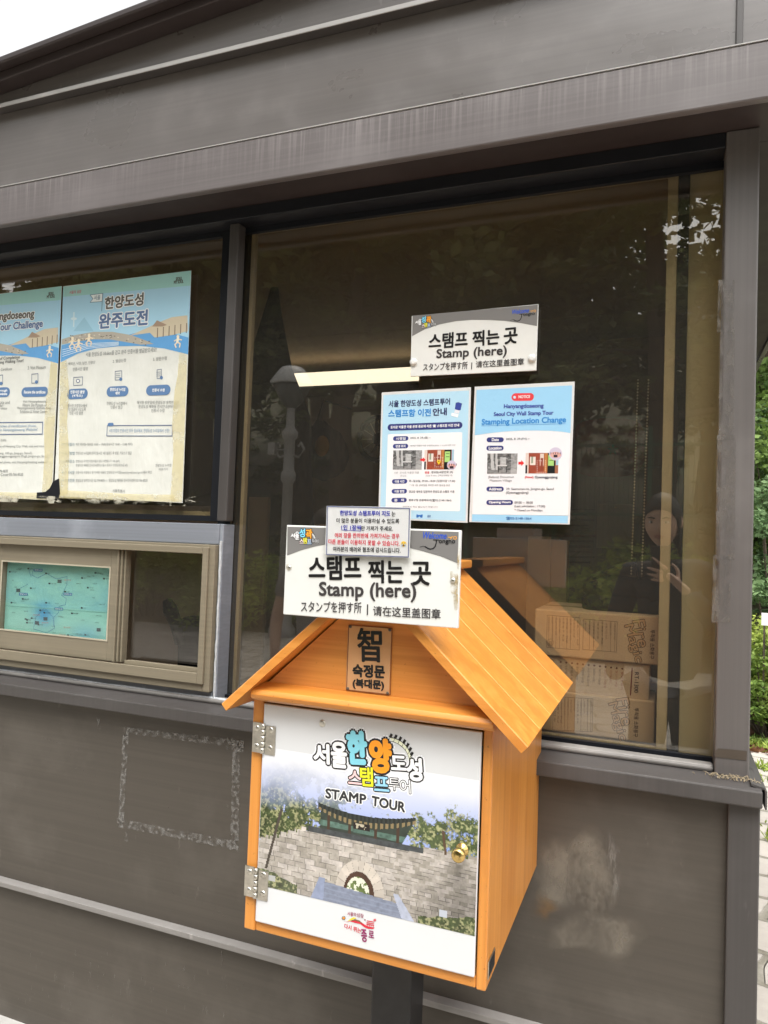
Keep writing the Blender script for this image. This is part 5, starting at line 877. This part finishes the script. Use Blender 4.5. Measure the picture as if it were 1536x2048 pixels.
# office chair behind the open sash
YO = .55; th = thing('office_chair', 'black office chair seen dimly through the right half of the small khaki window', 'chair', tuple(at(368, 1330, YO) * np.array([1, 1, 0]) + np.array([0, .1, .02]))); po = lambda zx, zy, dy=0.: VM(zx, zy, YO + dy)
m = MB(); m.prism([po(1130, 600), po(1180, 585), po(1320, 600), po(1345, 930), po(1120, 935)], (0, .07, 0)); m.build('backrest', m_black, th, .018, seg=3); m = MB(); m.tube([po(1070, 480, -.05), po(1090, 540, -.05), po(1130, 640, -.02), po(1150, 760, .0)], [.016, .026, .022, .016], 10); m.build('armrest', m_black, th)
b0 = po(1200, 935); m = MB(); m.box(b0[0] - .2, b0[0] + .22, YO + .02, YO + .46, .46, .53); m.build('seat', m_black, th, .02); m = MB(); m.tube([(b0[0], YO + .24, .09), (b0[0], YO + .24, .46)], .025, 10); m.build('column', m_steel, th); m = MB(); m.box(b0[0] - .04, b0[0] + .04, YO - .01, YO + .0195, .45, b0[2]); m.build('back_bar', m_black, th)
for k in range(5): a = k * 1.2566; m = MB(); m.tube([(b0[0], YO + .24, .10), (b0[0] + .28 * math.cos(a), YO + .24 + .28 * math.sin(a), .07)], [.022, .014], 8); m.sphere((b0[0] + .27 * math.cos(a), YO + .24 + .27 * math.sin(a), .045), .025, 10, 6); m.build('leg', m_black, th)
kb('inner_partition', plain('mauve_wall', (.62, .50, .43), .8, .2, 0, .1, 3), (KL + .07, X(1500 * .3125, 1200, 1.2), 1.2, 1.22, .02, 1.62), bevel=0)

# ================================================================== trees, bushes and plants
def leafmat(name, dark, light):
    t = NT(name); a = t.n('Attribute'); a.attribute_name = 'Col'; sp = t.n('SeparateColor'); t.l(a.outputs['Color'], sp.inputs[0])
    c = t.mix(sp.outputs[0], dark, light); t.base(c).set(Roughness=.6, Specular_IOR_Level=.3)
    tr = t.n('BsdfTranslucent'); t.l(c, tr.inputs[0]); mx = t.n('MixShader'); mx.inputs[0].default_value = .3; t.l(t.p.outputs[0], mx.inputs[1]); t.l(tr.outputs[0], mx.inputs[2]); t.l(mx.outputs[0], t.out.inputs[0]); return t.m
t = NT('bark'); t.base(t.mix(t.ramp(t.noise(1, (14, 14, 3), 5), [(.35, 0.), (.65, 1.)]), (.045, .032, .024), (.12, .09, .065))).set(Roughness=.95).bump(t.noise(1, (18, 18, 3), 4), .8, .03); m_bark = t.m
m_pine = leafmat('pine_needles', (.065, .082, .026), (.20, .215, .080)); m_broad = leafmat('broad_leaves', (.075, .14, .032), (.25, .36, .09)); m_lime = leafmat('lime_leaves', (.15, .22, .035), (.42, .50, .10)); m_mid = leafmat('fresh_leaves', (.10, .17, .03), (.30, .40, .09)); m_fern = leafmat('mid_green_leaves', (.08, .15, .06), (.26, .38, .17))
def leaves(name, centers, rad, nper, size, mat, parent, seed, aspect=2.2, flat=.6, droop=0.):
    """many small leaf-shaped faces scattered in clumps"""
    r = np.random.default_rng(seed); C = np.repeat(np.array(centers), nper, 0); n = len(C); rr = np.repeat(np.array(rad), nper)
    d = r.normal(size=(n, 3)); d /= np.linalg.norm(d, axis=1)[:, None]; q = r.random(n) ** .45; P = C + d * (rr * q)[:, None] * np.array([1, 1, flat])
    a = r.normal(size=(n, 3)); a[:, 2] = a[:, 2] * .5 - droop; a /= np.linalg.norm(a, axis=1)[:, None]; b = np.cross(a, r.normal(size=(n, 3))); b /= np.linalg.norm(b, axis=1)[:, None]
    L = size * (.6 + .8 * r.random(n)); W = L / aspect; a *= L[:, None]; b *= W[:, None]
    V = np.stack([P - a * .5, P - a * .05 + b * .5, P + a * .5, P - a * .05 - b * .5], 1).reshape(-1, 3)
    me = bpy.data.meshes.new(name); me.vertices.add(4 * n); me.vertices.foreach_set('co', V.ravel()); me.loops.add(4 * n); me.loops.foreach_set('vertex_index', np.arange(4 * n, dtype='i')); me.polygons.add(n); me.polygons.foreach_set('loop_start', np.arange(0, 4 * n, 4, dtype='i'))
    me.update(); cl = np.repeat(np.clip(np.repeat(r.random(len(centers)), nper) * .55 + r.random(n) * .6 - .1, 0, 1), 4); at_ = me.color_attributes.new('Col', 'FLOAT_COLOR', 'CORNER'); at_.data.foreach_set('color', np.stack([cl, cl, cl, np.ones_like(cl)], 1).astype('f').ravel()); me.materials.append(mat)
    return link(name, me, parent)
def localize(root):
    """shift a thing built at the origin: its parts stay in the thing's own space"""
    for c in root.children: c.location = (0, 0, 0)
def tree(name, label, pos, h, seed, mat, kind, spread, group, nleaf=5200, size=.2):
    r = random.Random(seed); root = thing(name, label, 'tree', (0, 0, 0), group); m = MB(); top = np.array([r.uniform(-.3, .3), r.uniform(-.3, .3), h]); bend = [np.array([0, 0, 0.]), np.array([r.uniform(-.15, .15), r.uniform(-.15, .15), h * .3]), top * .62 + np.array([r.uniform(-.2, .2), 0, 0]), top * .97]; tr = h * .02 + .05
    m.tube(bend, [tr * 1.25, tr, tr * .6, tr * .12], 10); C, Rd = [], []
    nb = 16 if kind == 'broad' else 24
    for k in range(nb):
        f = .28 + .7 * (k + .5) / nb if kind != 'broad' else .34 + .6 * (k + .5) / nb; z = f * h; a = k * 2.4 + r.uniform(-.4, .4)
        base = bend[1] + (bend[2] - bend[1]) * (f - .3) / .32 if f < .62 else bend[2] + (bend[3] - bend[2]) * (f - .62) / .35; base = np.array([base[0], base[1], z])
        reach = spread * (1.12 - f) * 1.25 if kind != 'broad' else spread * math.sin(math.pi * min(.98, max(.12, (f - .26) / .78))) ; reach *= r.uniform(.75, 1.15); up = -.08 if kind != 'broad' else .35; tip = base + np.array([math.cos(a) * reach, math.sin(a) * reach, reach * up]); mid = (base + tip) / 2 + np.array([0, 0, .12 * reach])
        m.tube([base, mid, tip], [tr * .38 * (1.1 - f), tr * .22 * (1.1 - f) + .008, .008], 6)
        for q in (.45, .75, 1.0): C.append(base + (tip - base) * q + np.array([r.uniform(-.2, .2), r.uniform(-.2, .2), .1 * reach])); Rd.append((.22 if kind != 'broad' else .36) * spread * r.uniform(.7, 1.2))
    C.append(bend[3]); Rd.append(.25 * spread); o = m.build('trunk', m_bark, root); leaves('crown', C, Rd, nleaf // len(C), size, mat, root, seed, 2.6 if kind != 'broad' else 1.7, .5 if kind != 'broad' else .75); localize(root); root.location = (*pos[:2], pos[2] if len(pos) > 2 else hillz(*pos[:2]) - .05); return root
def copytree(o, pos, rz, sc_, label):
    c = o.copy(); col.objects.link(c); c.location = (*pos, hillz(*pos) - .05); c.rotation_euler.z = rz; c.scale = (sc_,) * 3; c['label'] = label
    for ch in o.children: k = ch.copy(); col.objects.link(k); k.parent = c
    return c
def bush(label, pos, rx, h, seed, mat, n=2600, size=.07, group='bushes beside the path', nm='bush'):
    r = random.Random(seed); root = thing(nm, label, 'bush', (0, 0, 0), group); m = MB(); C, Rd = [], []
    for k in range(15):
        a = k * 2.4; f = math.sqrt((k + .5) / 15); p = np.array([math.cos(a) * rx * f, math.sin(a) * rx * f, h * (.98 - .55 * f * f) * r.uniform(.75, 1.)]); C += [p, p * np.array([.95, .95, .55])]; Rd += [rx * .30 * r.uniform(.8, 1.2)] * 2; m.tube([np.array([math.cos(a) * rx * .1, math.sin(a) * rx * .1, -.05]), p * np.array([.6, .6, .5]), p], [.014, .010, .004], 6)
    m.build('stems', m_bark, root); leaves('foliage', C, Rd, n // len(C), size, mat, root, seed, 2.0, .85); localize(root); root.location = (*pos, hillz(*pos)); return root
# behind the camera: what the tinted glass reflects
GB = 'trees on the slope across the path'
T1 = tree('pine_tree', 'tall dark pine with bare lower trunk mirrored at the top right of the glass', (-.15, -11.4), 9.5, 1, m_pine, 'pine', 2.2, GB, 4200, .21)
T2 = tree('broadleaf_tree', 'round dark green tree mirrored left of the pine trunk', (-4.6, -13.5), 8.0, 2, m_pine, 'broad', 2.7, GB, 9000, .27)
for i, (p, o, rz, k, lb) in enumerate((((-9.4, -12.8), T2, 1.2, 1.1, 'broad dark tree mirrored behind the street lamp'), ((-7.0, -16.5), T1, 2.2, 1.3, 'dark pine on the slope mirrored behind the round trees'), ((-3.3, -18.0), T2, 3.4, 1.15, 'round tree high on the slope behind the pine'), ((2.4, -13.4), T1, .6, .9, 'second pine mirrored at the right edge of the glass'), ((-12.6, -16.0), T1, 4.2, 1.35, 'tallest pine far along the slope'), ((3.9, -12.0), T2, 2.7, .95, 'round tree at the right end of the slope'), ((-15.0, -11.0), T2, .3, 1.2, 'round tree at the left end of the slope'), ((-11.2, -21.0), T2, 5.3, 1.4, 'wide tree near the top of the slope'), ((-2.0, -15.0), T2, 4.4, .72, 'small round tree between the tall pine and the round trees'), ((.7, -15.5), T2, 2.9, .66, 'small round tree right behind the tall pine'), ((-5.6, -23.0), T1, 1.7, 1.5, 'pine on the crest of the slope'), ((-3.6, -15.6), T2, 2.0, 1.3, 'wide round tree right behind the nearest round tree'), ((-8.4, -14.4), T2, 4.9, 1.25, 'full round tree left of the nearest round tree'), ((-6.3, -12.2), T1, 3.3, .95, 'slim pine between the round trees'), ((-10.6, -14.4), T1, .9, 1.15, 'slim pine left of the street lamp'), ((-13.4, -19.0), T2, 3.9, 1.5, 'big round tree beyond the tallest pine'), ((-8.0, -20.0), T2, 1.4, 1.6, 'biggest round tree in the middle of the slope'), ((-3.2, -20.5), T1, 2.9, 1.3, 'pine behind the wide round tree'))): copytree(o, p, rz, k, lb)
B1 = bush('olive green hedge bush mirrored low in the glass across the path', (-6.2, -8.8), 1.1, 1.25, 21, m_lime, 3200, .10, 'bushes across the path')
for p, rz, k, lb in (((-4.2, -9.0), 1.1, 1.05, 'second hedge bush across the path'), ((-8.6, -9.1), 2.4, 1.2, 'hedge bush by the street lamp'), ((-2.2, -9.2), .4, .9, 'low hedge bush below the tall pine'), ((-.2, -9.6), 3.0, 1.15, 'hedge bush mirrored on the right of the glass'), ((-11.0, -9.2), 4.0, 1.3, 'hedge bush at the left end of the row')): copytree(B1, p, rz, k, lb)
# green mesh fence on the slope
fn = thing('mesh_fence', 'green steel mesh fence across the path, mirrored at the right of the glass', 'fence', (-1.5, -10.4, hillz(-1.5, -10.4))); m_fence = plain('fence_green', (.02, .085, .045), .45)
for k in range(6): x = -4.6 + k * 1.45; z0 = hillz(x, -10.4) - .1; MB().box(x - .03, x + .03, -10.43, -10.37, z0, z0 + 2.9).build('fence_post', m_fence, fn, .004)
for z in (.5, 1.6, 2.7): m = MB(); m.box(-4.6, 2.68, -10.425, -10.405, .4 + z, .445 + z); m.build('rail', m_fence, fn)
m = MB()
for k in range(100): x = -4.55 + k * .0725; m.box(x - .005, x + .005, -10.404, -10.396, .8, 3.2)
m.build('mesh_wires', m_fence, fn)
# street lamp
lx, ly = float(at(580, 850, 8.)[0]), -8.0; lamp = thing('street_lamp', 'grey ornate street lamp across the path, mirrored in the left of the large window', 'street lamp', (lx, ly, 0)); m_lamp = plain('lamp_grey', (.30, .29, .285), .45); zt = float(at(580, 735, 8.)[2])
m = MB(); m.lathe((lx, ly, .0), [(.20, 0), (.20, .12), (.14, .2), (.13, .5), (.10, .6), (.085, .7), (.075, zt - 1.75), (.11, zt - 1.70), (.11, zt - 1.60), (.08, zt - 1.55), (.08, zt - 1.1), (.12, zt - 1.05), (.12, zt - .98), (.065, zt - .9), (.06, zt - .62)], 16); m.build('pole', m_lamp, lamp)
m = MB(); m.lathe((lx, ly, zt - .62), [(.06, 0), (.16, .08), (.30, .34), (.27, .345), (.05, .1)], 8); m.build('lantern', plain('frosted_lantern', (.09, .09, .085), .3), lamp); m = MB(); m.lathe((lx, ly, zt - .275), [(.33, 0), (.34, .03), (.20, .23), (.16, .27), (.02, .30)], 8); m.build('cap', plain('lamp_cap', (.55, .55, .56), .4), lamp)
for sx in (-1, 1): m = MB(); m.tube([(lx, ly, zt - 1.3), (lx + sx * .16, ly, zt - 1.36), (lx + sx * .25, ly, zt - 1.24), (lx + sx * .19, ly, zt - 1.14), (lx + sx * .15, ly, zt - 1.2)], .022, 8); m.build('scroll', m_lamp, lamp)
m = MB(); m.box(lx - .34, lx - .22, ly - .06, ly + .06, zt - 1.32, zt - 1.14); m.tube([(lx - .07, ly, zt - 1.24), (lx - .23, ly, zt - 1.24)], .015, 6); m.build('speaker_box', m_lamp, lamp, .008)
# to the right of the kiosk
GR_ = 'trees behind the kiosk on the right'
U1 = tree('broadleaf_tree', 'leafy tree behind the corner post, its crown against the bright sky', (1.55, 9.4), 6.6, 41, m_broad, 'broad', 2.0, GR_, 9000, .13)
for p, rz, k, lb in (((2.9, 12.5), 1.0, 1.25, 'larger leafy tree further up the slope behind the post'), ((.9, 14.0), 2.3, 1.3, 'tree high on the slope hidden by the corner post'), ((4.6, 9.5), 4.0, 1.05, 'leafy tree off to the right of the kiosk'), ((2.1, 17.5), 5.2, 1.5, 'tallest tree at the top of the right slope')): copytree(U1, p, rz, k, lb)
bush('bright lime green bush above the pavement beside the corner post', (.98, 5.55), .52, 1.05, 51, m_lime, 4200, .055); bush('mid green bush with drooping stems at the pavement edge', (.82, 5.15), .42, .72, 52, m_mid, 4600, .05); bush('fern-like pale green bush behind the lime bush', (1.15, 7.2), .75, 2.3, 53, m_fern, 7600, .07); bush('dark green bush further up behind the fern-like bush', (1.5, 8.4), 1.0, 3.2, 54, m_broad, 8200, .09); bush('lime bush to the right out past the pavement', (1.9, 5.7), .6, 1.0, 55, m_lime, 3600, .06); bush('small leafy shrub low by the leaf litter', (1.25, 5.2), .30, .5, 56, m_fern, 2600, .045)
bush('tall dark shrub filling the slope behind the corner post', (.95, 9.0), 1.0, 2.6, 57, m_fern, 8200, .085); bush('tall shrub behind the fern-like bush on the slope', (2.1, 10.6), 1.3, 3.0, 58, m_broad, 9000, .10)
# white marker stake in the bushes
p = at(1524, 1238, 5.0); th = thing('plant_label', 'small white tag standing among the bushes by the post', 'plant label', (p[0], 5.0, 0)); m = MB(); m.box(p[0] - .004, p[0] + .05, 5.0, 5.004, p[2] - .05, p[2] + .05); m.build('tag', m_paper, th); m = MB(); m.box(p[0] + .012, p[0] + .026, 5.005, 5.015, 0, p[2] + .05); m.build('stake', m_bark, th)
# ground cover: grass between the slabs, leaf litter
def scatter(name, n, x0, x1, y0, y1, size, mat, seed, flat, zo=.01, droop=-1.2, clump=None):
    r = np.random.default_rng(seed)
    if clump: cc = np.stack([r.uniform(x0, x1, clump), r.uniform(y0, y1, clump)], 1); xy = cc[r.integers(0, clump, n)] + r.normal(size=(n, 2)) * .05
    else: xy = np.stack([r.uniform(x0, x1, n), r.uniform(y0, y1, n)], 1)
    pts = [(x, y, max(0, hillz(x, y)) + zo) for x, y in xy]; o = leaves(name, pts, [.02] * n, 1, size, mat, None, seed, 4.0 if droop < 0 else 1.6, flat, droop); tag(o, kind='stuff'); return o
scatter('grass', 5200, .2, 2.2, 2.6, 5.0, .06, m_lime, 61, .6, .02, -1.2, 90); scatter('ground_cover', 4200, .3, 3., 4.7, 6.4, .08, m_broad, 62, .6, .03, -.8, 160)
scatter('slope_undergrowth', 26000, -22., 8., -34., -9.6, .42, m_pine, 65, .6, .12, -.5, 900)
scatter('undergrowth', 16000, .2, 6., 6.4, 16., .16, m_fern, 64, .6, .08, -.6, 420)
scatter('leaf_litter', 5200, .2, 3.2, 4.55, 6.6, .07, leafmat('dry_leaves', (.06, .025, .012), (.26, .12, .06)), 63, .3, .012, 0.)

# ================================================================== people
def skin_mesh(nodes, edges, root=0, levels=1):
    me = bpy.data.meshes.new('sk'); me.from_pydata([tuple(map(float, n[0])) for n in nodes], edges, []); o = bpy.data.objects.new('sk', me); col.objects.link(o)
    o.modifiers.new('s', 'SKIN'); me.skin_vertices[0].data.foreach_set('radius', np.array([[n[1], n[2] if len(n) > 2 else n[1]] for n in nodes], 'f').ravel()); me.skin_vertices[0].data[root].use_root = True
    if levels: sb = o.modifiers.new('u', 'SUBSURF'); sb.levels = sb.render_levels = levels
    bpy.context.view_layer.update(); dg = bpy.context.evaluated_depsgraph_get(); r = bpy.data.meshes.new_from_object(o.evaluated_get(dg)); bpy.data.objects.remove(o); return r
def fuse(meshes, name, mat, parent, voxel=0):
    bm = bmesh.new()
    for q in meshes: bm.from_mesh(q)
    me = bpy.data.meshes.new(name); bm.to_mesh(me); bm.free()
    if voxel:
        o = bpy.data.objects.new('rm', me); col.objects.link(o); rm = o.modifiers.new('r', 'REMESH'); rm.mode = 'VOXEL'; rm.voxel_size = voxel; sm_ = o.modifiers.new('m', 'SMOOTH'); sm_.iterations = 3; sm_.factor = .5
        bpy.context.view_layer.update(); me = bpy.data.meshes.new_from_object(o.evaluated_get(bpy.context.evaluated_depsgraph_get())); bpy.data.objects.remove(o); me.name = name
    me.polygons.foreach_set('use_smooth', [True] * len(me.polygons)); me.materials.clear(); me.materials.append(mat); return link(name, me, parent)
def head_mesh(c, fwd, hh=.235):
    """c: centre of the head; face looks along fwd"""
    f = np.array(fwd, float); f /= np.linalg.norm(f); up = np.array([0, 0, 1.]); up = up - f * (up @ f); up /= np.linalg.norm(up); r = np.cross(f, up)
    nu, nv = 36, 26; vs, fs = [], []
    for j in range(nv + 1):
        t_ = math.pi * j / nv
        for k in range(nu):
            a = 2 * math.pi * k / nu; x, y, z = math.sin(t_) * math.cos(a), math.sin(t_) * math.sin(a), math.cos(t_)   # x right, y forward
            px, py, pz = x * .076, y * .097, z * hh / 2
            if z < 0: px *= 1 - .34 * z * z; py *= 1 - (.10 if y > 0 else .30) * z * z
            if y > 0:
                nose = math.exp(-(x / .16) ** 2) * (math.exp(-((z + .14) / .17) ** 2)); py += .019 * nose
                for sx in (-1, 1): py -= .011 * math.exp(-((x - sx * .40) / .17) ** 2 - ((z - .06) / .10) ** 2); py += .005 * math.exp(-((x - sx * .5) / .25) ** 2 - ((z + .25) / .2) ** 2)
                py += .006 * math.exp(-(x / .30) ** 2 - ((z + .46) / .07) ** 2) - .004 * math.exp(-(x / .3) ** 2 - ((z + .58) / .05) ** 2) + .010 * math.exp(-(x / .25) ** 2 - ((z + .82) / .14) ** 2)
            vs.append(np.array(c) + r * px + f * py + up * pz)
    for j in range(nv): fs += [(j * nu + k, j * nu + (k + 1) % nu, (j + 1) * nu + (k + 1) % nu, (j + 1) * nu + k) for k in range(nu)]
    m = MB(); m.add(vs, fs)
    for sx in (-1, 1): m.sphere(np.array(c) + r * sx * .077 - f * .004 - up * .004, .030, 10, 8, (.35, .6, 1.))
    me = bpy.data.meshes.new('h'); me.from_pydata(m.v, [], m.f); bm = bmesh.new(); bm.from_mesh(me); bmesh.ops.remove_doubles(bm, verts=bm.verts, dist=1e-5); bm.to_mesh(me); bm.free(); return me, r, f, up
def face(parent, c, r, f, up, hh=.235):
    c = np.array(c)
    for sx in (-1, 1):
        e = c + r * sx * .031 + f * .0815 + up * .008; m = MB(); m.sphere(e, .011, 12, 8, (1.25, .5, .55), (.75, .73, .7)); m.sphere(e + f * .0035, .0052, 8, 6, (1, .5, 1), (.02, .012, .01)); m.build('eye', m_ink, parent, colors=True)
        m = MB(); m.tube([c + r * sx * .014 + f * .0895 + up * .026, c + r * sx * .033 + f * .0875 + up * .031, c + r * sx * .050 + f * .076 + up * .025], [.003, .0035, .0015], 6); m.build('eyebrow', m_hair, parent)
    m = MB(); m.tube([c + r * -.023 + f * .083 - up * .054, c + r * -.008 + f * .092 - up * .051, c + r * .008 + f * .092 - up * .051, c + r * .023 + f * .083 - up * .054], [.002, .005, .005, .002], 8); m.tube([c + r * -.019 + f * .084 - up * .059, c + f * .091 - up * .061, c + r * .019 + f * .084 - up * .059], [.002, .005, .002], 8); m.build('lips', plain('lips', (.42, .16, .14), .4), parent)
def hair(parent, c, r, f, up, long=True):
    c = np.array(c); nu, nv = 30, 16; vs, fs = [], []; m = MB(); rr = random.Random(3)
    for j in range(nv + 1):
        t_ = j / nv
        for k in range(nu):
            a = 2 * math.pi * k / nu; sx, sy = math.cos(a), math.sin(a); front = max(0, sy); tm = math.pi * (.60 - .26 * front ** .8); th_ = tm * min(1, t_ / .7); drop = max(0, t_ - .7) / .3 * (((.10 + .03 * math.sin(a * 7) + .02 * math.sin(a * 17 + 1)) if long else .02) * (1 - min(1, front * 1.6)))
            k_ = 1 + .035 * math.sin(a * 13 + j * .6) + .02 * math.sin(a * 29) - (.10 if long else 0) * max(0, t_ - .75) * 4 * .5
            vs.append(c + up * .004 + r * sx * math.sin(th_) * .083 * k_ + f * (sy * math.sin(th_) * .106 * k_ - .006) + up * (math.cos(th_) * (.128) - drop))
    fs = [(j * nu + k, j * nu + (k + 1) % nu, (j + 1) * nu + (k + 1) % nu, (j + 1) * nu + k) for j in range(nv) for k in range(nu)]; m.add(vs, fs, None, True); return m.build('hair', m_hair, parent)
def cloth_dups(nodes, k, add): return [(n[0], n[1] * k + add, (n[2] if len(n) > 2 else n[1]) * k + add) for n in nodes]
def person(label, base, hd, fwd, shR, arms, shirt, trouser, sleeves, group, height_pel=.93, longhair=True, extra=None, voxel=.007):
    bx, by = base; th = thing('person', label, 'person', (bx, by, 0), group); A = lambda *p: np.array(p, float); f = np.array([fwd[0], fwd[1], 0.]); f /= np.linalg.norm(f); r = np.array([f[1], -f[0], 0]); O = A(bx, by, 0)
    q = lambda x, y, z: O + r * x + f * y + A(0, 0, z); zs = shR
    tor = [(q(0, 0, height_pel), .135, .10), (q(0, .0, height_pel + .14), .115, .085), (q(0, .01, zs - .18), .140, .098), (q(0, .0, zs - .02), .105, .075), (q(0, .012, zs + .07), .050, .052), (np.array(hd) - f * .012 - A(0, 0, .08), .048, .05)]
    leg = []
    for sx in (-1, 1): leg += [(q(sx * .085, 0, height_pel - .07), .088, .092), (q(sx * .10, .015, .50), .058, .060), (q(sx * .105, -.01, .28), .050, .054), (q(sx * .11, -.02, .085), .036, .042), (q(sx * .115, .10, .035), .040, .028), (q(sx * .118, .17, .028), .030, .020)]
    arm = []
    for (S, El, Wr) in arms: arm += [(np.array(S), .054), (np.array(S) * .45 + np.array(El) * .55, .045), (np.array(El), .038), (np.array(El) * .45 + np.array(Wr) * .55, .034), (np.array(Wr), .025)]
    nodes = tor + leg + arm; E = [(0, 1), (1, 2), (2, 3), (3, 4), (4, 5), (0, 6), (6, 7), (7, 8), (8, 9), (9, 10), (10, 11), (0, 12), (12, 13), (13, 14), (14, 15), (15, 16), (16, 17)]
    for k in range(2): b = 18 + k * 5; E += [(3, b), (b, b + 1), (b + 1, b + 2), (b + 2, b + 3), (b + 3, b + 4)]
    hm, hr, hf, hu = head_mesh(hd, fwd); ms = [skin_mesh(nodes, E), hm] + (extra or []); fuse(ms, 'body', m_skin, th, voxel)
    # clothes
    cn = cloth_dups(tor[:4], 1.06, .012); ce = [(0, 1), (1, 2), (2, 3)]; cn[0] = (q(0, 0, height_pel - .04), .165, .125)
    ns = {'long': 5, 'short': 2}[sleeves]
    for k in range(2):
        a_ = cloth_dups(arm[k * 5:k * 5 + ns], 1.0, .016); b = len(cn); cn += a_; ce += [(3, b)] + [(b + i, b + i + 1) for i in range(ns - 1)]
    if sleeves == 'long':
        for k in range(2): pass
    fuse([skin_mesh(cn, ce, 0)], 'jacket' if sleeves == 'long' else 'shirt', shirt, th)
    ln = [(q(0, 0, height_pel + .03), .150, .115)] + cloth_dups(leg[0:4], 1.05, .014) + cloth_dups(leg[6:10], 1.05, .014); fuse([skin_mesh(ln, [(0, 1), (1, 2), (2, 3), (3, 4), (0, 5), (5, 6), (6, 7), (7, 8)])], 'trousers', trouser, th)
    for k in range(2): fuse([skin_mesh([(leg[k * 6 + 3][0] - A(0, 0, .02), .046, .05), (leg[k * 6 + 4][0], .05, .036), (leg[k * 6 + 5][0], .04, .028)], [(0, 1), (1, 2)])], 'shoe', m_black, th)
    face(th, hd, hr, hf, hu); hair(th, hd, hr, hf, hu, longhair); return th, hr, hf, hu
cc = lambda r_, u_2, f_: CAM + c_r * r_ + c_u * u_2 + c_f * f_      # hand and phone are posed in the phone's own axes
palm = [(cc(.075, -.175, -.045), .027, .024), (cc(.050, -.140, -.012), .026, .018), (cc(.022, -.112, -.002), .030, .015), (cc(.004, -.096, .004), .026, .013)]
hand = [skin_mesh(palm, [(0, 1), (1, 2), (2, 3)])]
for pts, r0 in ((((.012, -.082, .004), (-.016, -.060, .009), (-.038, -.042, .007), (-.056, -.030, .003)), .0090), (((-.002, -.096, .006), (-.034, -.084, .012), (-.060, -.078, .008), (-.076, -.074, -.001)), .0094), (((-.004, -.110, .006), (-.036, -.106, .013), (-.062, -.102, .008), (-.077, -.100, -.002)), .0088), (((.0, -.124, .005), (-.028, -.126, .011), (-.048, -.124, .007), (-.062, -.121, .0)), .0076), (((.046, -.122, -.012), (.044, -.092, -.022), (.030, -.068, -.026), (.012, -.056, -.024)), .0098)):
    hand.append(skin_mesh([(cc(*p), r0 * (1 - .12 * i)) for i, p in enumerate(pts)], [(0, 1), (1, 2), (2, 3)], 0))
Fp = (-.30, .95); PB = (.03, -2.02)
hd = (-.015, -1.93, 1.625)
person('long-haired person in a black jacket holding up a phone, mirrored right in the glass', PB, hd, (-.18, .98, -.18), 1.42, [((.20, -1.97, 1.385), (.26, -1.82, 1.14), tuple(cc(.080, -.182, -.050))), ((-.14, -2.06, 1.385), (-.22, -2.02, 1.12), (-.20, -1.90, .90))], plain('black_jacket', (.012, .012, .014), .8), plain('dark_trousers', (.03, .032, .04), .85), 'long', 'people in front of the kiosk', .92, True, hand, .0045)
ph = thing('smartphone', 'black smartphone held upright in front of the face of the mirrored person', 'phone', tuple(cc(-.024, -.06, -.012)))
def pbox(r0, r1, u0, u1, f0, f1): 
    m = MB(); m.add([cc(a, b, c_) for c_ in (f0, f1) for b in (u0, u1) for a in (r0, r1)], [(0, 2, 3, 1), (4, 5, 7, 6), (0, 1, 5, 4), (2, 6, 7, 3), (0, 4, 6, 2), (1, 3, 7, 5)]); return m
pbox(-.060, .014, -.133, .014, -.013, -.005).build('case', plain('phone_case', (.02, .02, .024), .3), ph, .003, seg=3); pbox(-.057, .011, -.130, .011, -.0145, -.0135).build('screen', plain('phone_screen', (.03, .03, .035), .1), ph)
pbox(-.026, .010, -.026, .010, -.0045, -.0035).build('camera_plate', m_dark, ph, .001)
hd2 = (-1.68, -1.90, 1.525); q = plain('grey_shirt', (.30, .285, .285), .85)
person('short-haired person in a grey short-sleeved shirt, mirrored left of the sign', (-1.72, -1.95), hd2, (.25, .95, -.25), 1.315, [((-1.90, -1.93, 1.285), (-1.955, -1.90, 1.04), (-1.90, -1.80, .84)), ((-1.54, -2.0, 1.285), (-1.49, -1.97, 1.04), (-1.50, -1.86, .84))], q, plain('navy_trousers', (.02, .025, .05), .85), 'short', 'people in front of the kiosk', .86, False, None, .008)
